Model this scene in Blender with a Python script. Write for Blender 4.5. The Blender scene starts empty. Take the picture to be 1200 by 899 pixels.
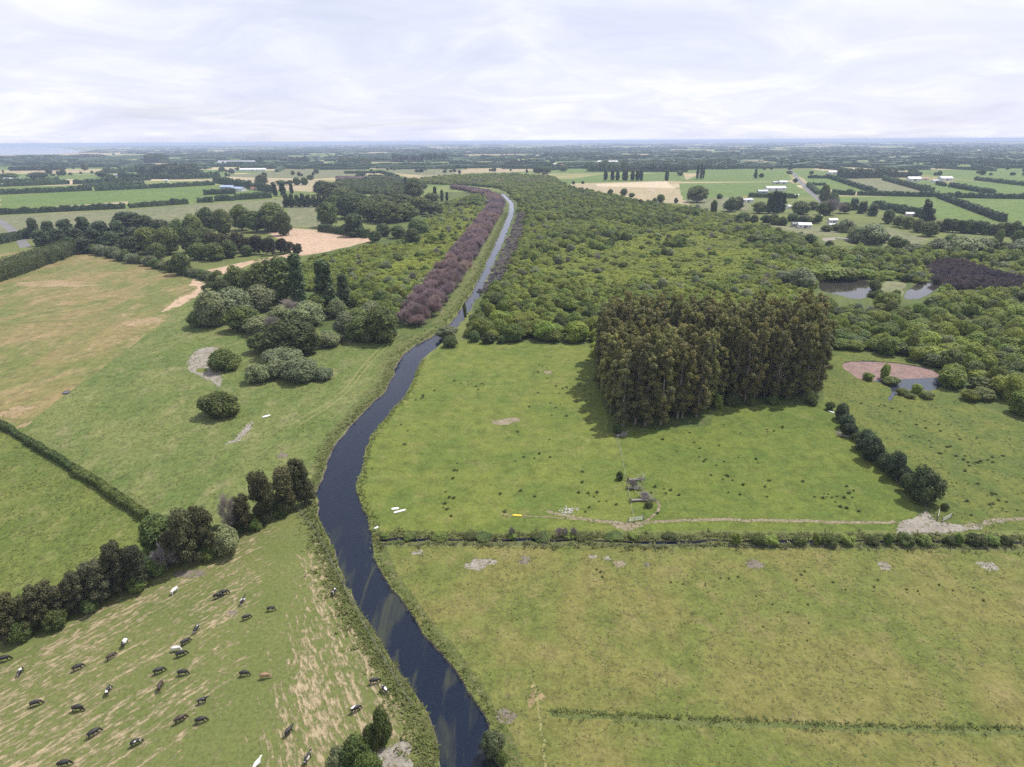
import bpy, math, random
import numpy as np
from mathutils import Vector, Matrix
from mathutils.geometry import delaunay_2d_cdt

# ------------------------------------------------------------------ camera, sky, sun, exposure
S = bpy.context.scene
COL = S.collection
H, FPX, PITCH, ROLL = 85.0, 702.0, math.radians(22.06), math.radians(0.33)
cF = Vector((0, math.cos(PITCH), -math.sin(PITCH)))
cU0 = Vector((0, math.sin(PITCH), math.cos(PITCH)))
cR = Vector((1, 0, 0)) * math.cos(ROLL) - cU0 * math.sin(ROLL)
cU = cU0 * math.cos(ROLL) + Vector((1, 0, 0)) * math.sin(ROLL)
cam = bpy.data.objects.new('camera', bpy.data.cameras.new('camera'))
COL.objects.link(cam)
cam.matrix_world = Matrix(((cR.x, cU.x, -cF.x, 0), (cR.y, cU.y, -cF.y, 0), (cR.z, cU.z, -cF.z, H), (0, 0, 0, 1)))
cam.data.sensor_fit = 'HORIZONTAL'
cam.data.sensor_width = 36
cam.data.lens = 36 * FPX / 1200
cam.data.clip_start = 1
cam.data.clip_end = 90000
S.camera = cam

SUN_EL, SUN_DIR = math.radians(60), Vector((0.80, 0.60, 0))      # the sun stands high, behind and to the right
w = bpy.data.worlds.new('World'); S.world = w; w.use_nodes = True
nt = w.node_tree; nt.nodes.clear()
def N(t, tp, **k):
    n = t.nodes.new(tp)
    for a, b in k.items(): setattr(n, a, b)
    return n
def wire(t, a, b): t.links.new(a, b)
out = N(nt, 'ShaderNodeOutputWorld'); bg = N(nt, 'ShaderNodeBackground')
bg.inputs['Strength'].default_value = 0.1
sky = N(nt, 'ShaderNodeTexSky', sky_type='NISHITA', sun_disc=False)
sky.sun_elevation = SUN_EL
sky.sun_rotation = math.atan2(SUN_DIR.x, SUN_DIR.y)
sky.air_density, sky.dust_density, sky.ozone_density = 1.0, 1.5, 2.0
# thin high cloud: a layer seen in perspective (direction projected on a flat sheet)
tc = N(nt, 'ShaderNodeTexCoord'); sep = N(nt, 'ShaderNodeSeparateXYZ'); wire(nt, tc.outputs['Generated'], sep.inputs[0])
zz = N(nt, 'ShaderNodeMath', operation='ABSOLUTE'); wire(nt, sep.outputs['Z'], zz.inputs[0])
za = N(nt, 'ShaderNodeMath', operation='ADD'); wire(nt, zz.outputs[0], za.inputs[0]); za.inputs[1].default_value = 0.16
dv = N(nt, 'ShaderNodeVectorMath', operation='DIVIDE'); wire(nt, tc.outputs['Generated'], dv.inputs[0])
cb = N(nt, 'ShaderNodeCombineXYZ')
for k in 'XYZ': wire(nt, za.outputs[0], cb.inputs[k])
wire(nt, cb.outputs[0], dv.inputs[1])
mp = N(nt, 'ShaderNodeMapping'); wire(nt, dv.outputs[0], mp.inputs[0])
mp.inputs['Rotation'].default_value = (0, 0, 0.5); mp.inputs['Scale'].default_value = (0.38, 0.62, 0.0)
def noise(t, vec, scale, detail=5, rough=0.55, dist=0.0):
    n = N(t, 'ShaderNodeTexNoise'); n.inputs['Scale'].default_value = scale
    n.inputs['Detail'].default_value = detail; n.inputs['Roughness'].default_value = rough
    n.inputs['Distortion'].default_value = dist
    if vec is not None: wire(t, vec, n.inputs['Vector'])
    return n.outputs['Fac']
def ramp(t, fac, stops):
    r = N(t, 'ShaderNodeValToRGB'); cr = r.color_ramp
    while len(cr.elements) < len(stops): cr.elements.new(0.5)
    for e, (p, c) in zip(cr.elements, stops):
        e.position = p; e.color = (c if len(c) == 4 else (*c, 1)) if isinstance(c, tuple) else (c, c, c, 1)
    wire(t, fac, r.inputs[0]); return r.outputs[0]
def mixc(t, fac, a, b, mode='MIX'):
    m = N(t, 'ShaderNodeMix', data_type='RGBA', blend_type=mode)
    for s, v in ((m.inputs[0], fac), (m.inputs[6], a), (m.inputs[7], b)):
        if hasattr(v, 'is_linked'): wire(t, v, s)
        elif isinstance(v, (int, float)): s.default_value = v if s.type == 'VALUE' else (v, v, v, 1)
        else: s.default_value = (*v, 1) if len(v) == 3 else v
    return m.outputs[2]
c1 = noise(nt, mp.outputs[0], 1.0, 8, 0.58, 0.5)
cov = ramp(nt, c1, [(0.30, 0.64), (0.60, 0.98)])
mp2 = N(nt, 'ShaderNodeMapping'); wire(nt, dv.outputs[0], mp2.inputs[0]); mp2.inputs['Scale'].default_value = (0.5, 0.5, 0.0)
mp2.inputs['Rotation'].default_value = (0, 0, -0.35)
c2 = noise(nt, mp2.outputs[0], 2.6, 9, 0.62, 0.9)
tone = ramp(nt, c2, [(0.28, (7.2, 7.45, 9.3)), (0.50, (8.2, 8.4, 9.8)), (0.70, (9.7, 9.75, 10.3))])
skyc = mixc(nt, cov, sky.outputs[0], tone)
wire(nt, skyc, bg.inputs['Color']); wire(nt, bg.outputs[0], out.inputs[0])

sun = bpy.data.objects.new('sun', bpy.data.lights.new('sun', 'SUN')); COL.objects.link(sun)
sun.data.energy = 5.0; sun.data.angle = math.radians(0.55); sun.data.color = (1.0, 0.955, 0.88)
sd = Vector((SUN_DIR.x * math.cos(SUN_EL), SUN_DIR.y * math.cos(SUN_EL), math.sin(SUN_EL)))
sun.rotation_euler = sd.to_track_quat('Z', 'Y').to_euler(); sun.location = (0, 0, 300)

S.view_settings.view_transform = 'Standard'; S.view_settings.look = 'None'
S.view_settings.exposure = 0.18; S.view_settings.gamma = 1.0
S.render.engine = 'CYCLES'
cy = S.cycles
cy.use_denoising = False
cy.max_bounces = 5; cy.diffuse_bounces = 2; cy.glossy_bounces = 2; cy.transmission_bounces = 2; cy.volume_bounces = 0
cy.transparent_max_bounces = 4; cy.use_adaptive_sampling = True; cy.adaptive_threshold = 0.01
cy.caustics_reflective = False; cy.caustics_refractive = False
S.render.film_transparent = False

# ------------------------------------------------------------------ helpers
RNG = np.random.default_rng(7)
def P(px, py):
    """the ground point (z = 0) that stands at a place of the survey picture"""
    d = cF + cR * ((px - 600) / FPX) - cU * ((py - 449.5) / FPX)
    t = -H / d.z
    return np.array((d.x * t, d.y * t))
def PP(pts): return np.array([P(*p) for p in pts])
def hgt(px, pb, pt):
    """height in metres of a thing whose foot is at (px,pb) and whose top shows at row pt"""
    b = P(px, pb); d = cF + cR * ((px - 600) / FPX) - cU * ((pt - 449.5) / FPX)
    return max(0.4, H + d.z * (b[1] / d.y))
def ppm(px, py):
    b = P(px, py); return FPX / (Vector((b[0], b[1], -H)).dot(cF))
def proj(x, y, z=0.0):
    v = Vector((x, y, z - H)); d = v.dot(cF)
    return 600 + FPX * v.dot(cR) / d, 449.5 - FPX * v.dot(cU) / d
def inpoly(pts, poly):
    x, y = pts[:, 0], pts[:, 1]; n = len(poly); r = np.zeros(len(pts), bool); j = n - 1
    for i in range(n):
        xi, yi = poly[i]; xj, yj = poly[j]
        c = ((yi > y) != (yj > y)) & (x < (xj - xi) * (y - yi) / ((yj - yi) if yj != yi else 1e-9) + xi)
        r ^= c; j = i
    return r
def chaikin(p, n=2, closed=True):
    p = np.asarray(p, float)
    for _ in range(n):
        if closed: q = np.roll(p, -1, 0)
        else: q = p[1:]; 
        a = p if closed else p[:-1]
        r = np.empty((2 * len(a), 2)); r[0::2] = a * .75 + q * .25; r[1::2] = a * .25 + q * .75
        if not closed: r = np.vstack([p[:1], r, p[-1:]])
        p = r
    return p
def rough(poly, step, amp, rng=RNG, closed=True):
    """resample an outline and make it uneven"""
    p = np.asarray(poly, float); o = []
    n = len(p)
    for i in range(n if closed else n - 1):
        a, b = p[i], p[(i + 1) % n]; L = np.hypot(*(b - a)); k = max(1, int(L / step))
        for s in range(k): o.append(a + (b - a) * s / k)
    if not closed: o.append(p[-1])
    o = np.array(o); return o + rng.normal(0, amp, o.shape)
def scatter(poly, spacing, rng=RNG, jit=0.45):
    lo, hi = poly.min(0), poly.max(0)
    gx, gy = np.meshgrid(np.arange(lo[0], hi[0], spacing), np.arange(lo[1], hi[1], spacing))
    p = np.stack([gx.ravel(), gy.ravel()], 1); p[:, 0] += (np.round((p[:, 1] - lo[1]) / spacing) % 2) * spacing / 2
    p += rng.uniform(-jit, jit, p.shape) * spacing
    return p[inpoly(p, poly)]
def ribbon(line, wd):
    """closed outline round a centre line; wd a width or one per point"""
    l = np.asarray(line, float); t = np.gradient(l, axis=0); t /= np.linalg.norm(t, axis=1)[:, None]
    n = np.stack([-t[:, 1], t[:, 0]], 1) * (np.broadcast_to(wd, (len(l),))[:, None] / 2)
    return np.vstack([l + n, (l - n)[::-1]])

def tag(o, label=None, cat=None, group=None, kind=None):
    if label: o['label'] = label
    if cat: o['category'] = cat
    if group: o['group'] = group
    if kind: o['kind'] = kind
    return o
def link(name, me, mat=None, parent=None):
    o = bpy.data.objects.new(name, me); COL.objects.link(o)
    if mat is not None and me is not None and not me.materials:
        for m in (mat if isinstance(mat, (list, tuple)) else [mat]): me.materials.append(m)
    if parent is not None: o.parent = parent
    return o
def empty(name, loc, rz=0, sc=(1, 1, 1)):
    o = bpy.data.objects.new(name, None); COL.objects.link(o)
    o.empty_display_size = 0.5; o.location = loc; o.rotation_euler = (0, 0, rz); o.scale = sc
    return o
class MB:
    """collects vertices and faces; mesh() makes ONE mesh"""
    def __init__(s): s.v = []; s.f = []; s.m = []; s.n = 0
    def add(s, v, f, mi=0):
        v = np.asarray(v, float); s.v.append(v); s.f.extend([[i + s.n for i in q] for q in f]); s.m.extend([mi] * len(f)); s.n += len(v)
    def quads(s, v, mi=0):
        k = len(v) // 4; s.add(v, np.arange(4 * k).reshape(k, 4).tolist(), mi)
    def box(s, x0, x1, y0, y1, z0, z1, mi=0):
        v = [(x, y, z) for z in (z0, z1) for y in (y0, y1) for x in (x0, x1)]
        s.add(v, [(0, 2, 3, 1), (4, 5, 7, 6), (0, 1, 5, 4), (2, 6, 7, 3), (0, 4, 6, 2), (1, 3, 7, 5)], mi)
    def tube(s, path, rad, k=6, mi=0, cap=True):
        path = np.asarray(path, float); t = np.gradient(path, axis=0)
        vv = []
        for p, d, r in zip(path, t, rad):
            d = d / (np.linalg.norm(d) + 1e-9); a = np.cross(d, (0.31, 0.9, 0.2)); a /= np.linalg.norm(a); b = np.cross(d, a)
            for i in range(k):
                an = 2 * math.pi * i / k; vv.append(p + r * (math.cos(an) * a + math.sin(an) * b))
        f = [(j * k + i, j * k + (i + 1) % k, (j + 1) * k + (i + 1) % k, (j + 1) * k + i) for j in range(len(path) - 1) for i in range(k)]
        if cap: f.append(tuple(range((len(path) - 1) * k, len(path) * k)))
        s.add(vv, f, mi)
    def mesh(s, name, smooth=False):
        me = bpy.data.meshes.new(name)
        me.from_pydata(np.vstack(s.v).tolist(), [], s.f)
        me.polygons.foreach_set('material_index', s.m)
        if smooth: me.polygons.foreach_set('use_smooth', [True] * len(s.f))
        me.update(); return me

# ------------------------------------------------------------------ materials
MATS = {}
def newmat(name):
    m = bpy.data.materials.new(name); m.use_nodes = True; t = m.node_tree; t.nodes.clear()
    o = N(t, 'ShaderNodeOutputMaterial'); b = N(t, 'ShaderNodeBsdfPrincipled'); wire(t, b.outputs[0], o.inputs[0])
    MATS[name] = m; return m, t, b, o
def coord(t, kind='Object'): return N(t, 'ShaderNodeTexCoord').outputs[kind]
def bump(t, b, fac, strength, dist):
    n = N(t, 'ShaderNodeBump'); n.inputs['Strength'].default_value = strength; n.inputs['Distance'].default_value = dist
    wire(t, fac, n.inputs['Height']); wire(t, n.outputs[0], b.inputs['Normal'])
def plain(name, col, roughness=0.7, var=0.15, scale=2.0, metal=0.0, spec=0.3):
    m, t, b, o = newmat(name); c = coord(t)
    f = noise(t, c, scale, 4); k = ramp(t, f, [(0.3, tuple(x * (1 - var) for x in col)), (0.7, tuple(min(1, x * (1 + var)) for x in col))])
    wire(t, k, b.inputs['Base Color']); b.inputs['Roughness'].default_value = roughness
    b.inputs['Metallic'].default_value = metal; b.inputs['Specular IOR Level'].default_value = spec
    bump(t, b, noise(t, c, scale * 6, 3), 0.3, 0.03); return m
def grass(name, a, b_, straw, big=30., mid=5., fine=0.9, strawlo=0.55, bmp=0.6, ang=0.0, stretch=1.0, tuss=None):
    """pasture: two greens in broad drifts, dry patches, tussocks, fine blades"""
    m, t, b, o = newmat(name); c = coord(t)
    mp = N(t, 'ShaderNodeMapping'); wire(t, c, mp.inputs[0]); mp.inputs['Rotation'].default_value = (0, 0, ang); mp.inputs['Scale'].default_value = (1, 1 / stretch, 1)
    v = mp.outputs[0]
    k1 = ramp(t, noise(t, v, 1 / big, 4, 0.6, 0.6), [(0.41, a), (0.60, b_)])
    s = ramp(t, noise(t, v, 1 / mid, 8, 0.68, 0.3), [(strawlo, 0.0), (strawlo + 0.2, 0.85)])
    k2 = mixc(t, s, k1, straw)
    fn = noise(t, v, 1 / fine, 6, 0.72)
    k3 = mixc(t, 1.0, k2, ramp(t, fn, [(0.28, 0.62), (0.5, 1.0), (0.75, 1.3)]), 'MULTIPLY')
    med = noise(t, c, 1 / (mid * 0.42), 5, 0.65, 0.4)
    k4 = mixc(t, 1.0, k3, ramp(t, med, [(0.3, 0.72), (0.5, 1.0), (0.72, 1.2)]), 'MULTIPLY')
    if tuss:
        tf = ramp(t, noise(t, c, 1 / tuss[0], 3, 0.5), [(tuss[1], 0.0), (tuss[1] + 0.05, 0.8)])
        k4 = mixc(t, tf, k4, tuss[2])
    wire(t, k4, b.inputs['Base Color']); b.inputs['Roughness'].default_value = 0.85; b.inputs['Specular IOR Level'].default_value = 0.12
    ad = N(t, 'ShaderNodeMath', operation='MULTIPLY_ADD'); wire(t, med, ad.inputs[0]); ad.inputs[1].default_value = 1.5; wire(t, fn, ad.inputs[2])
    bump(t, b, ad.outputs[0], bmp, 0.45); return m
def foliage(name, dark, light, tint=0.12, trans=0.22, clump=1.6):
    """leaves: colour differs from tree to tree and from spray to spray; some light comes through"""
    m, t, b, o = newmat(name)
    oi = N(t, 'ShaderNodeObjectInfo'); c = coord(t)
    k = ramp(t, noise(t, c, 1 / clump, 3, 0.6), [(0.34, dark), (0.66, light)])
    rnd = oi.outputs['Random']
    hs = N(t, 'ShaderNodeHueSaturation')
    mr = N(t, 'ShaderNodeMapRange'); wire(t, rnd, mr.inputs[0]); mr.inputs[3].default_value = 0.5 - tint * 0.12; mr.inputs[4].default_value = 0.5 + tint * 0.14
    m2 = N(t, 'ShaderNodeMath', operation='MULTIPLY'); wire(t, rnd, m2.inputs[0]); m2.inputs[1].default_value = 7.31
    m3 = N(t, 'ShaderNodeMath', operation='FRACT'); wire(t, m2.outputs[0], m3.inputs[0])
    mv = N(t, 'ShaderNodeMapRange'); wire(t, m3.outputs[0], mv.inputs[0]); mv.inputs[3].default_value = 1 - tint * 2.2; mv.inputs[4].default_value = 1 + tint * 2.2
    dr = ramp(t, noise(t, oi.outputs['Location'], 1 / 45., 3, 0.6), [(0.34, (0.80, 0.84, 0.95)), (0.66, (1.16, 1.14, 0.92))])
    k = mixc(t, 1.0, k, dr, 'MULTIPLY')
    wire(t, mr.outputs[0], hs.inputs['Hue']); wire(t, mv.outputs[0], hs.inputs['Value']); wire(t, k, hs.inputs['Color'])
    wire(t, hs.outputs[0], b.inputs['Base Color']); b.inputs['Roughness'].default_value = 0.6; b.inputs['Specular IOR Level'].default_value = 0.25
    tr = N(t, 'ShaderNodeBsdfTranslucent'); wire(t, hs.outputs[0], tr.inputs[0])
    mx = N(t, 'ShaderNodeMixShader'); mx.inputs[0].default_value = trans
    wire(t, b.outputs[0], mx.inputs[1]); wire(t, tr.outputs[0], mx.inputs[2]); wire(t, mx.outputs[0], o.inputs[0]); return m
def water(name, deep, weed=None, weedlo=0.6, rip=0.25, rough_=0.03, weedscale=9., stretch=4., ang=0.0, film=None, filmlo=0.5, filmscale=14.):
    m, t, b, o = newmat(name); c = coord(t)
    mp = N(t, 'ShaderNodeMapping'); wire(t, c, mp.inputs[0]); mp.inputs['Rotation'].default_value = (0, 0, ang); mp.inputs['Scale'].default_value = (1, 1 / stretch, 1)
    col = deep
    if weed:
        f = ramp(t, noise(t, mp.outputs[0], 1 / weedscale, 4, 0.5, 0.8), [(weedlo, 0.0), (weedlo + 0.16, 0.85)])
        sy = N(t, 'ShaderNodeSeparateXYZ'); wire(t, c, sy.inputs[0]); mw = N(t, 'ShaderNodeMapRange'); wire(t, sy.outputs['Y'], mw.inputs[0])
        mw.inputs[1].default_value = 105.; mw.inputs[2].default_value = 122.; mw.inputs[3].default_value = 1.; mw.inputs[4].default_value = 0.
        mm = N(t, 'ShaderNodeMath', operation='MULTIPLY'); wire(t, f, mm.inputs[0]); wire(t, mw.outputs[0], mm.inputs[1])
        col = mixc(t, mm.outputs[0], deep, weed)
    if film:                                                     # floating pond weed, matt
        ff = ramp(t, noise(t, c, 1 / filmscale, 6, 0.6, 0.7), [(filmlo, 0.0), (filmlo + 0.06, 1.0)])
        col = mixc(t, ff, col, film)
        r = N(t, 'ShaderNodeMapRange'); wire(t, ff, r.inputs[0]); r.inputs[3].default_value = rough_; r.inputs[4].default_value = 0.75; wire(t, r.outputs[0], b.inputs['Roughness'])
    else: b.inputs['Roughness'].default_value = rough_
    if hasattr(col, 'is_linked'): wire(t, col, b.inputs['Base Color'])
    else: b.inputs['Base Color'].default_value = (*col, 1)
    b.inputs['IOR'].default_value = 1.333
    bump(t, b, noise(t, c, 0.9, 3, 0.5), rip, 0.04); return m
# pasture colours (albedo)
grass('meadow', (0.084, 0.108, 0.036), (0.108, 0.119, 0.045), (0.160, 0.137, 0.077), big=60, mid=14, fine=2.0)
grass('river_paddock', (0.124, 0.146, 0.031), (0.092, 0.126, 0.026), (0.172, 0.162, 0.055), big=16, mid=8, fine=0.8, strawlo=0.53, bmp=0.7, tuss=(3.6, 0.69, (0.06, 0.082, 0.020)))
grass('grove_paddock', (0.112, 0.140, 0.028), (0.084, 0.120, 0.024), (0.155, 0.152, 0.048), big=14, mid=7, fine=0.8, strawlo=0.55, bmp=0.8, tuss=(3.0, 0.67, (0.058, 0.080, 0.020)))
grass('marsh_paddock', (0.086, 0.116, 0.027), (0.122, 0.138, 0.032), (0.150, 0.142, 0.045), big=12, mid=4, fine=0.8, strawlo=0.55, bmp=0.9, tuss=(3.0, 0.62, (0.055, 0.075, 0.018)))
grass('dry_paddock', (0.156, 0.150, 0.046), (0.114, 0.136, 0.033), (0.200, 0.168, 0.072), big=20, mid=7, fine=0.7, strawlo=0.52, bmp=0.8, tuss=(3.2, 0.71, (0.08, 0.09, 0.028)))
grass('hay_meadow', (0.094, 0.128, 0.034), (0.132, 0.150, 0.048), (0.195, 0.182, 0.085), big=16, mid=7, fine=0.9, strawlo=0.51, bmp=0.9, ang=0.6, stretch=2.0, tuss=(4.5, 0.67, (0.070, 0.096, 0.028)))
grass('long_grass', (0.094, 0.128, 0.028), (0.124, 0.146, 0.034), (0.18, 0.175, 0.064), big=14, mid=4, fine=0.8, strawlo=0.50, bmp=1.0, ang=0.25, stretch=2.2)
grass('pivot_field', (0.118, 0.132, 0.040), (0.185, 0.150, 0.064), (0.265, 0.192, 0.105), big=24, mid=11, fine=1.2, strawlo=0.50, bmp=0.5, ang=-0.5, stretch=2.2)
grass('bank_turf', (0.128, 0.138, 0.048), (0.100, 0.126, 0.036), (0.20, 0.175, 0.092), big=7, mid=2.4, fine=0.6, strawlo=0.51, bmp=1.0)
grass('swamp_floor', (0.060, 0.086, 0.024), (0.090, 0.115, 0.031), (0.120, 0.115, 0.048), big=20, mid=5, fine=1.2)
grass('bright_field', (0.088, 0.138, 0.030), (0.104, 0.146, 0.034), (0.13, 0.148, 0.05), big=90, mid=30, fine=4, strawlo=0.6, bmp=0.2)
grass('pale_field', (0.126, 0.139, 0.067), (0.144, 0.148, 0.076), (0.198, 0.164, 0.104), big=90, mid=26, fine=4, strawlo=0.52, bmp=0.2, stretch=3)
grass('tan_field', (0.300, 0.240, 0.150), (0.260, 0.225, 0.125), (0.36, 0.29, 0.20), big=60, mid=20, fine=3, strawlo=0.5, bmp=0.2, stretch=3)
grass('pink_soil', (0.380, 0.270, 0.190), (0.340, 0.250, 0.165), (0.44, 0.33, 0.25), big=40, mid=9, fine=1.5, strawlo=0.5, bmp=0.3)
grass('stubble', (0.440, 0.360, 0.255), (0.400, 0.330, 0.220), (0.48, 0.40, 0.30), big=60, mid=20, fine=3, strawlo=0.5, bmp=0.2)
grass('brown_field', (0.210, 0.170, 0.095), (0.180, 0.165, 0.080), (0.25, 0.20, 0.12), big=60, mid=20, fine=3, strawlo=0.5, bmp=0.2)
grass('dirt', (0.205, 0.168, 0.112), (0.245, 0.205, 0.145), (0.30, 0.255, 0.19), big=5, mid=1.6, fine=0.4, strawlo=0.50, bmp=0.6, tuss=(1.2, 0.58, (0.13, 0.14, 0.05)))
grass('gravel', (0.225, 0.200, 0.165), (0.275, 0.250, 0.212), (0.33, 0.305, 0.265), big=5, mid=1.2, fine=0.35, strawlo=0.50, bmp=0.6, tuss=(1.4, 0.60, (0.13, 0.135, 0.055)))
grass('mud', (0.150, 0.124, 0.100), (0.185, 0.155, 0.128), (0.23, 0.20, 0.165), big=5, mid=1.4, fine=0.4, strawlo=0.5, bmp=0.6, tuss=(1.2, 0.58, (0.12, 0.13, 0.045)))
grass('wheel_rut', (0.200, 0.185, 0.075), (0.180, 0.175, 0.070), (0.24, 0.21, 0.10), big=8, mid=2, fine=0.5, strawlo=0.5, bmp=0.3)
grass('lush_line', (0.092, 0.112, 0.034), (0.105, 0.120, 0.040), (0.12, 0.125, 0.05), big=20, mid=3, fine=0.6, strawlo=0.6, bmp=0.4)
grass('asphalt', (0.140, 0.138, 0.138), (0.165, 0.162, 0.160), (0.19, 0.185, 0.18), big=30, mid=5, fine=0.7, strawlo=0.55, bmp=0.1)
grass('pivot_sand', (0.26, 0.19, 0.108), (0.21, 0.165, 0.082), (0.33, 0.245, 0.155), big=9, mid=4, fine=0.9, strawlo=0.48, bmp=0.4, ang=-0.5, stretch=2.2)
plain('stone', (0.36, 0.34, 0.315), 0.85, 0.25, 3)
plain('white_paint', (0.66, 0.66, 0.65), 0.5, 0.12, 0.25)
plain('cream_wall', (0.55, 0.50, 0.42), 0.7, 0.1, 0.5)
plain('grey_iron', (0.30, 0.31, 0.33), 0.45, 0.12, 0.4)
plain('dark_roof', (0.13, 0.13, 0.145), 0.6, 0.15, 0.5)
plain('blue_roof', (0.30, 0.38, 0.52), 0.5, 0.1, 0.4)
plain('red_roof', (0.30, 0.12, 0.08), 0.6, 0.15, 0.5)
plain('dark_glass', (0.03, 0.035, 0.04), 0.1, 0.1, 0.5, spec=0.6)
plain('weathered_wood', (0.20, 0.17, 0.14), 0.85, 0.3, 4)
plain('bark', (0.115, 0.090, 0.068), 0.9, 0.35, 3)
plain('pale_bark', (0.20, 0.17, 0.145), 0.85, 0.3, 2)
plain('grey_twig', (0.235, 0.205, 0.195), 0.9, 0.25, 1.2)
plain('yellow_paint', (0.75, 0.56, 0.06), 0.5, 0.1, 1)
plain('green_steel', (0.22, 0.34, 0.28), 0.5, 0.1, 1)
foliage('leaf_eucalypt', (0.070, 0.080, 0.036), (0.235, 0.215, 0.066), 0.14, 0.30, 3.0)
foliage('leaf_willow', (0.115, 0.160, 0.032), (0.245, 0.285, 0.050), 0.15, 0.42, 2.8)
foliage('leaf_scrub', (0.182, 0.228, 0.040), (0.315, 0.352, 0.060), 0.12, 0.42, 2.8)
foliage('leaf_low', (0.212, 0.258, 0.046), (0.322, 0.352, 0.068), 0.07, 0.42, 4.0)
foliage('leaf_silver', (0.140, 0.170, 0.085), (0.255, 0.280, 0.142), 0.10, 0.38, 1.8)
foliage('leaf_round', (0.060, 0.088, 0.026), (0.145, 0.175, 0.046), 0.13, 0.36, 1.8)
foliage('leaf_pine', (0.044, 0.066, 0.030), (0.094, 0.122, 0.047), 0.13, 0.24, 1.6)
foliage('leaf_brown', (0.060, 0.066, 0.033), (0.128, 0.122, 0.056), 0.14, 0.28, 1.8)
foliage('leaf_hedge', (0.045, 0.075, 0.030), (0.087, 0.125, 0.045), 0.10, 0.19, 2.0)
foliage('leaf_poplar', (0.046, 0.076, 0.033), (0.096, 0.131, 0.051), 0.10, 0.29, 1.6)
foliage('leaf_lime', (0.139, 0.200, 0.045), (0.248, 0.297, 0.075), 0.10, 0.40, 1.4)
foliage('twig_purple', (0.235, 0.168, 0.172), (0.385, 0.285, 0.285), 0.14, 0.3, 2.5)
foliage('twig_dark', (0.087, 0.067, 0.072), (0.158, 0.123, 0.131), 0.08, 0.1, 2.5)
foliage('twig_grey', (0.195, 0.167, 0.167), (0.330, 0.283, 0.275), 0.10, 0.1, 2.0)
foliage('blade_green', (0.125, 0.155, 0.038), (0.185, 0.205, 0.066), 0.02, 0.42, 3)
foliage('blade_dry', (0.170, 0.158, 0.062), (0.24, 0.205, 0.105), 0.02, 0.42, 3)
foliage('blade_rush', (0.075, 0.100, 0.026), (0.125, 0.150, 0.042), 0.12, 0.3, 1)
foliage('blade_bank', (0.125, 0.148, 0.046), (0.215, 0.210, 0.095), 0.02, 0.42, 2)
_fl = P(545, 880) - P(430, 640)
water('river_water', (0.005, 0.010, 0.022), (0.038, 0.043, 0.027), 0.50, 0.05, 0.02, 3.2, 5.0, ang=math.pi / 2 - math.atan2(_fl[1], _fl[0]))
water('pink_pond', (0.035, 0.042, 0.055), rip=0.05, rough_=0.03)
grass('pond_weed', (0.215, 0.142, 0.125), (0.165, 0.115, 0.102), (0.25, 0.18, 0.165), big=6, mid=2.5, fine=0.5, strawlo=0.5, bmp=0.1)
water('brown_pond', (0.035, 0.032, 0.028), film=(0.10, 0.08, 0.06), filmlo=0.66, filmscale=20., rip=0.03, rough_=0.02)
water('far_lake', (0.20, 0.22, 0.25), rip=0.1, rough_=0.25)

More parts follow.
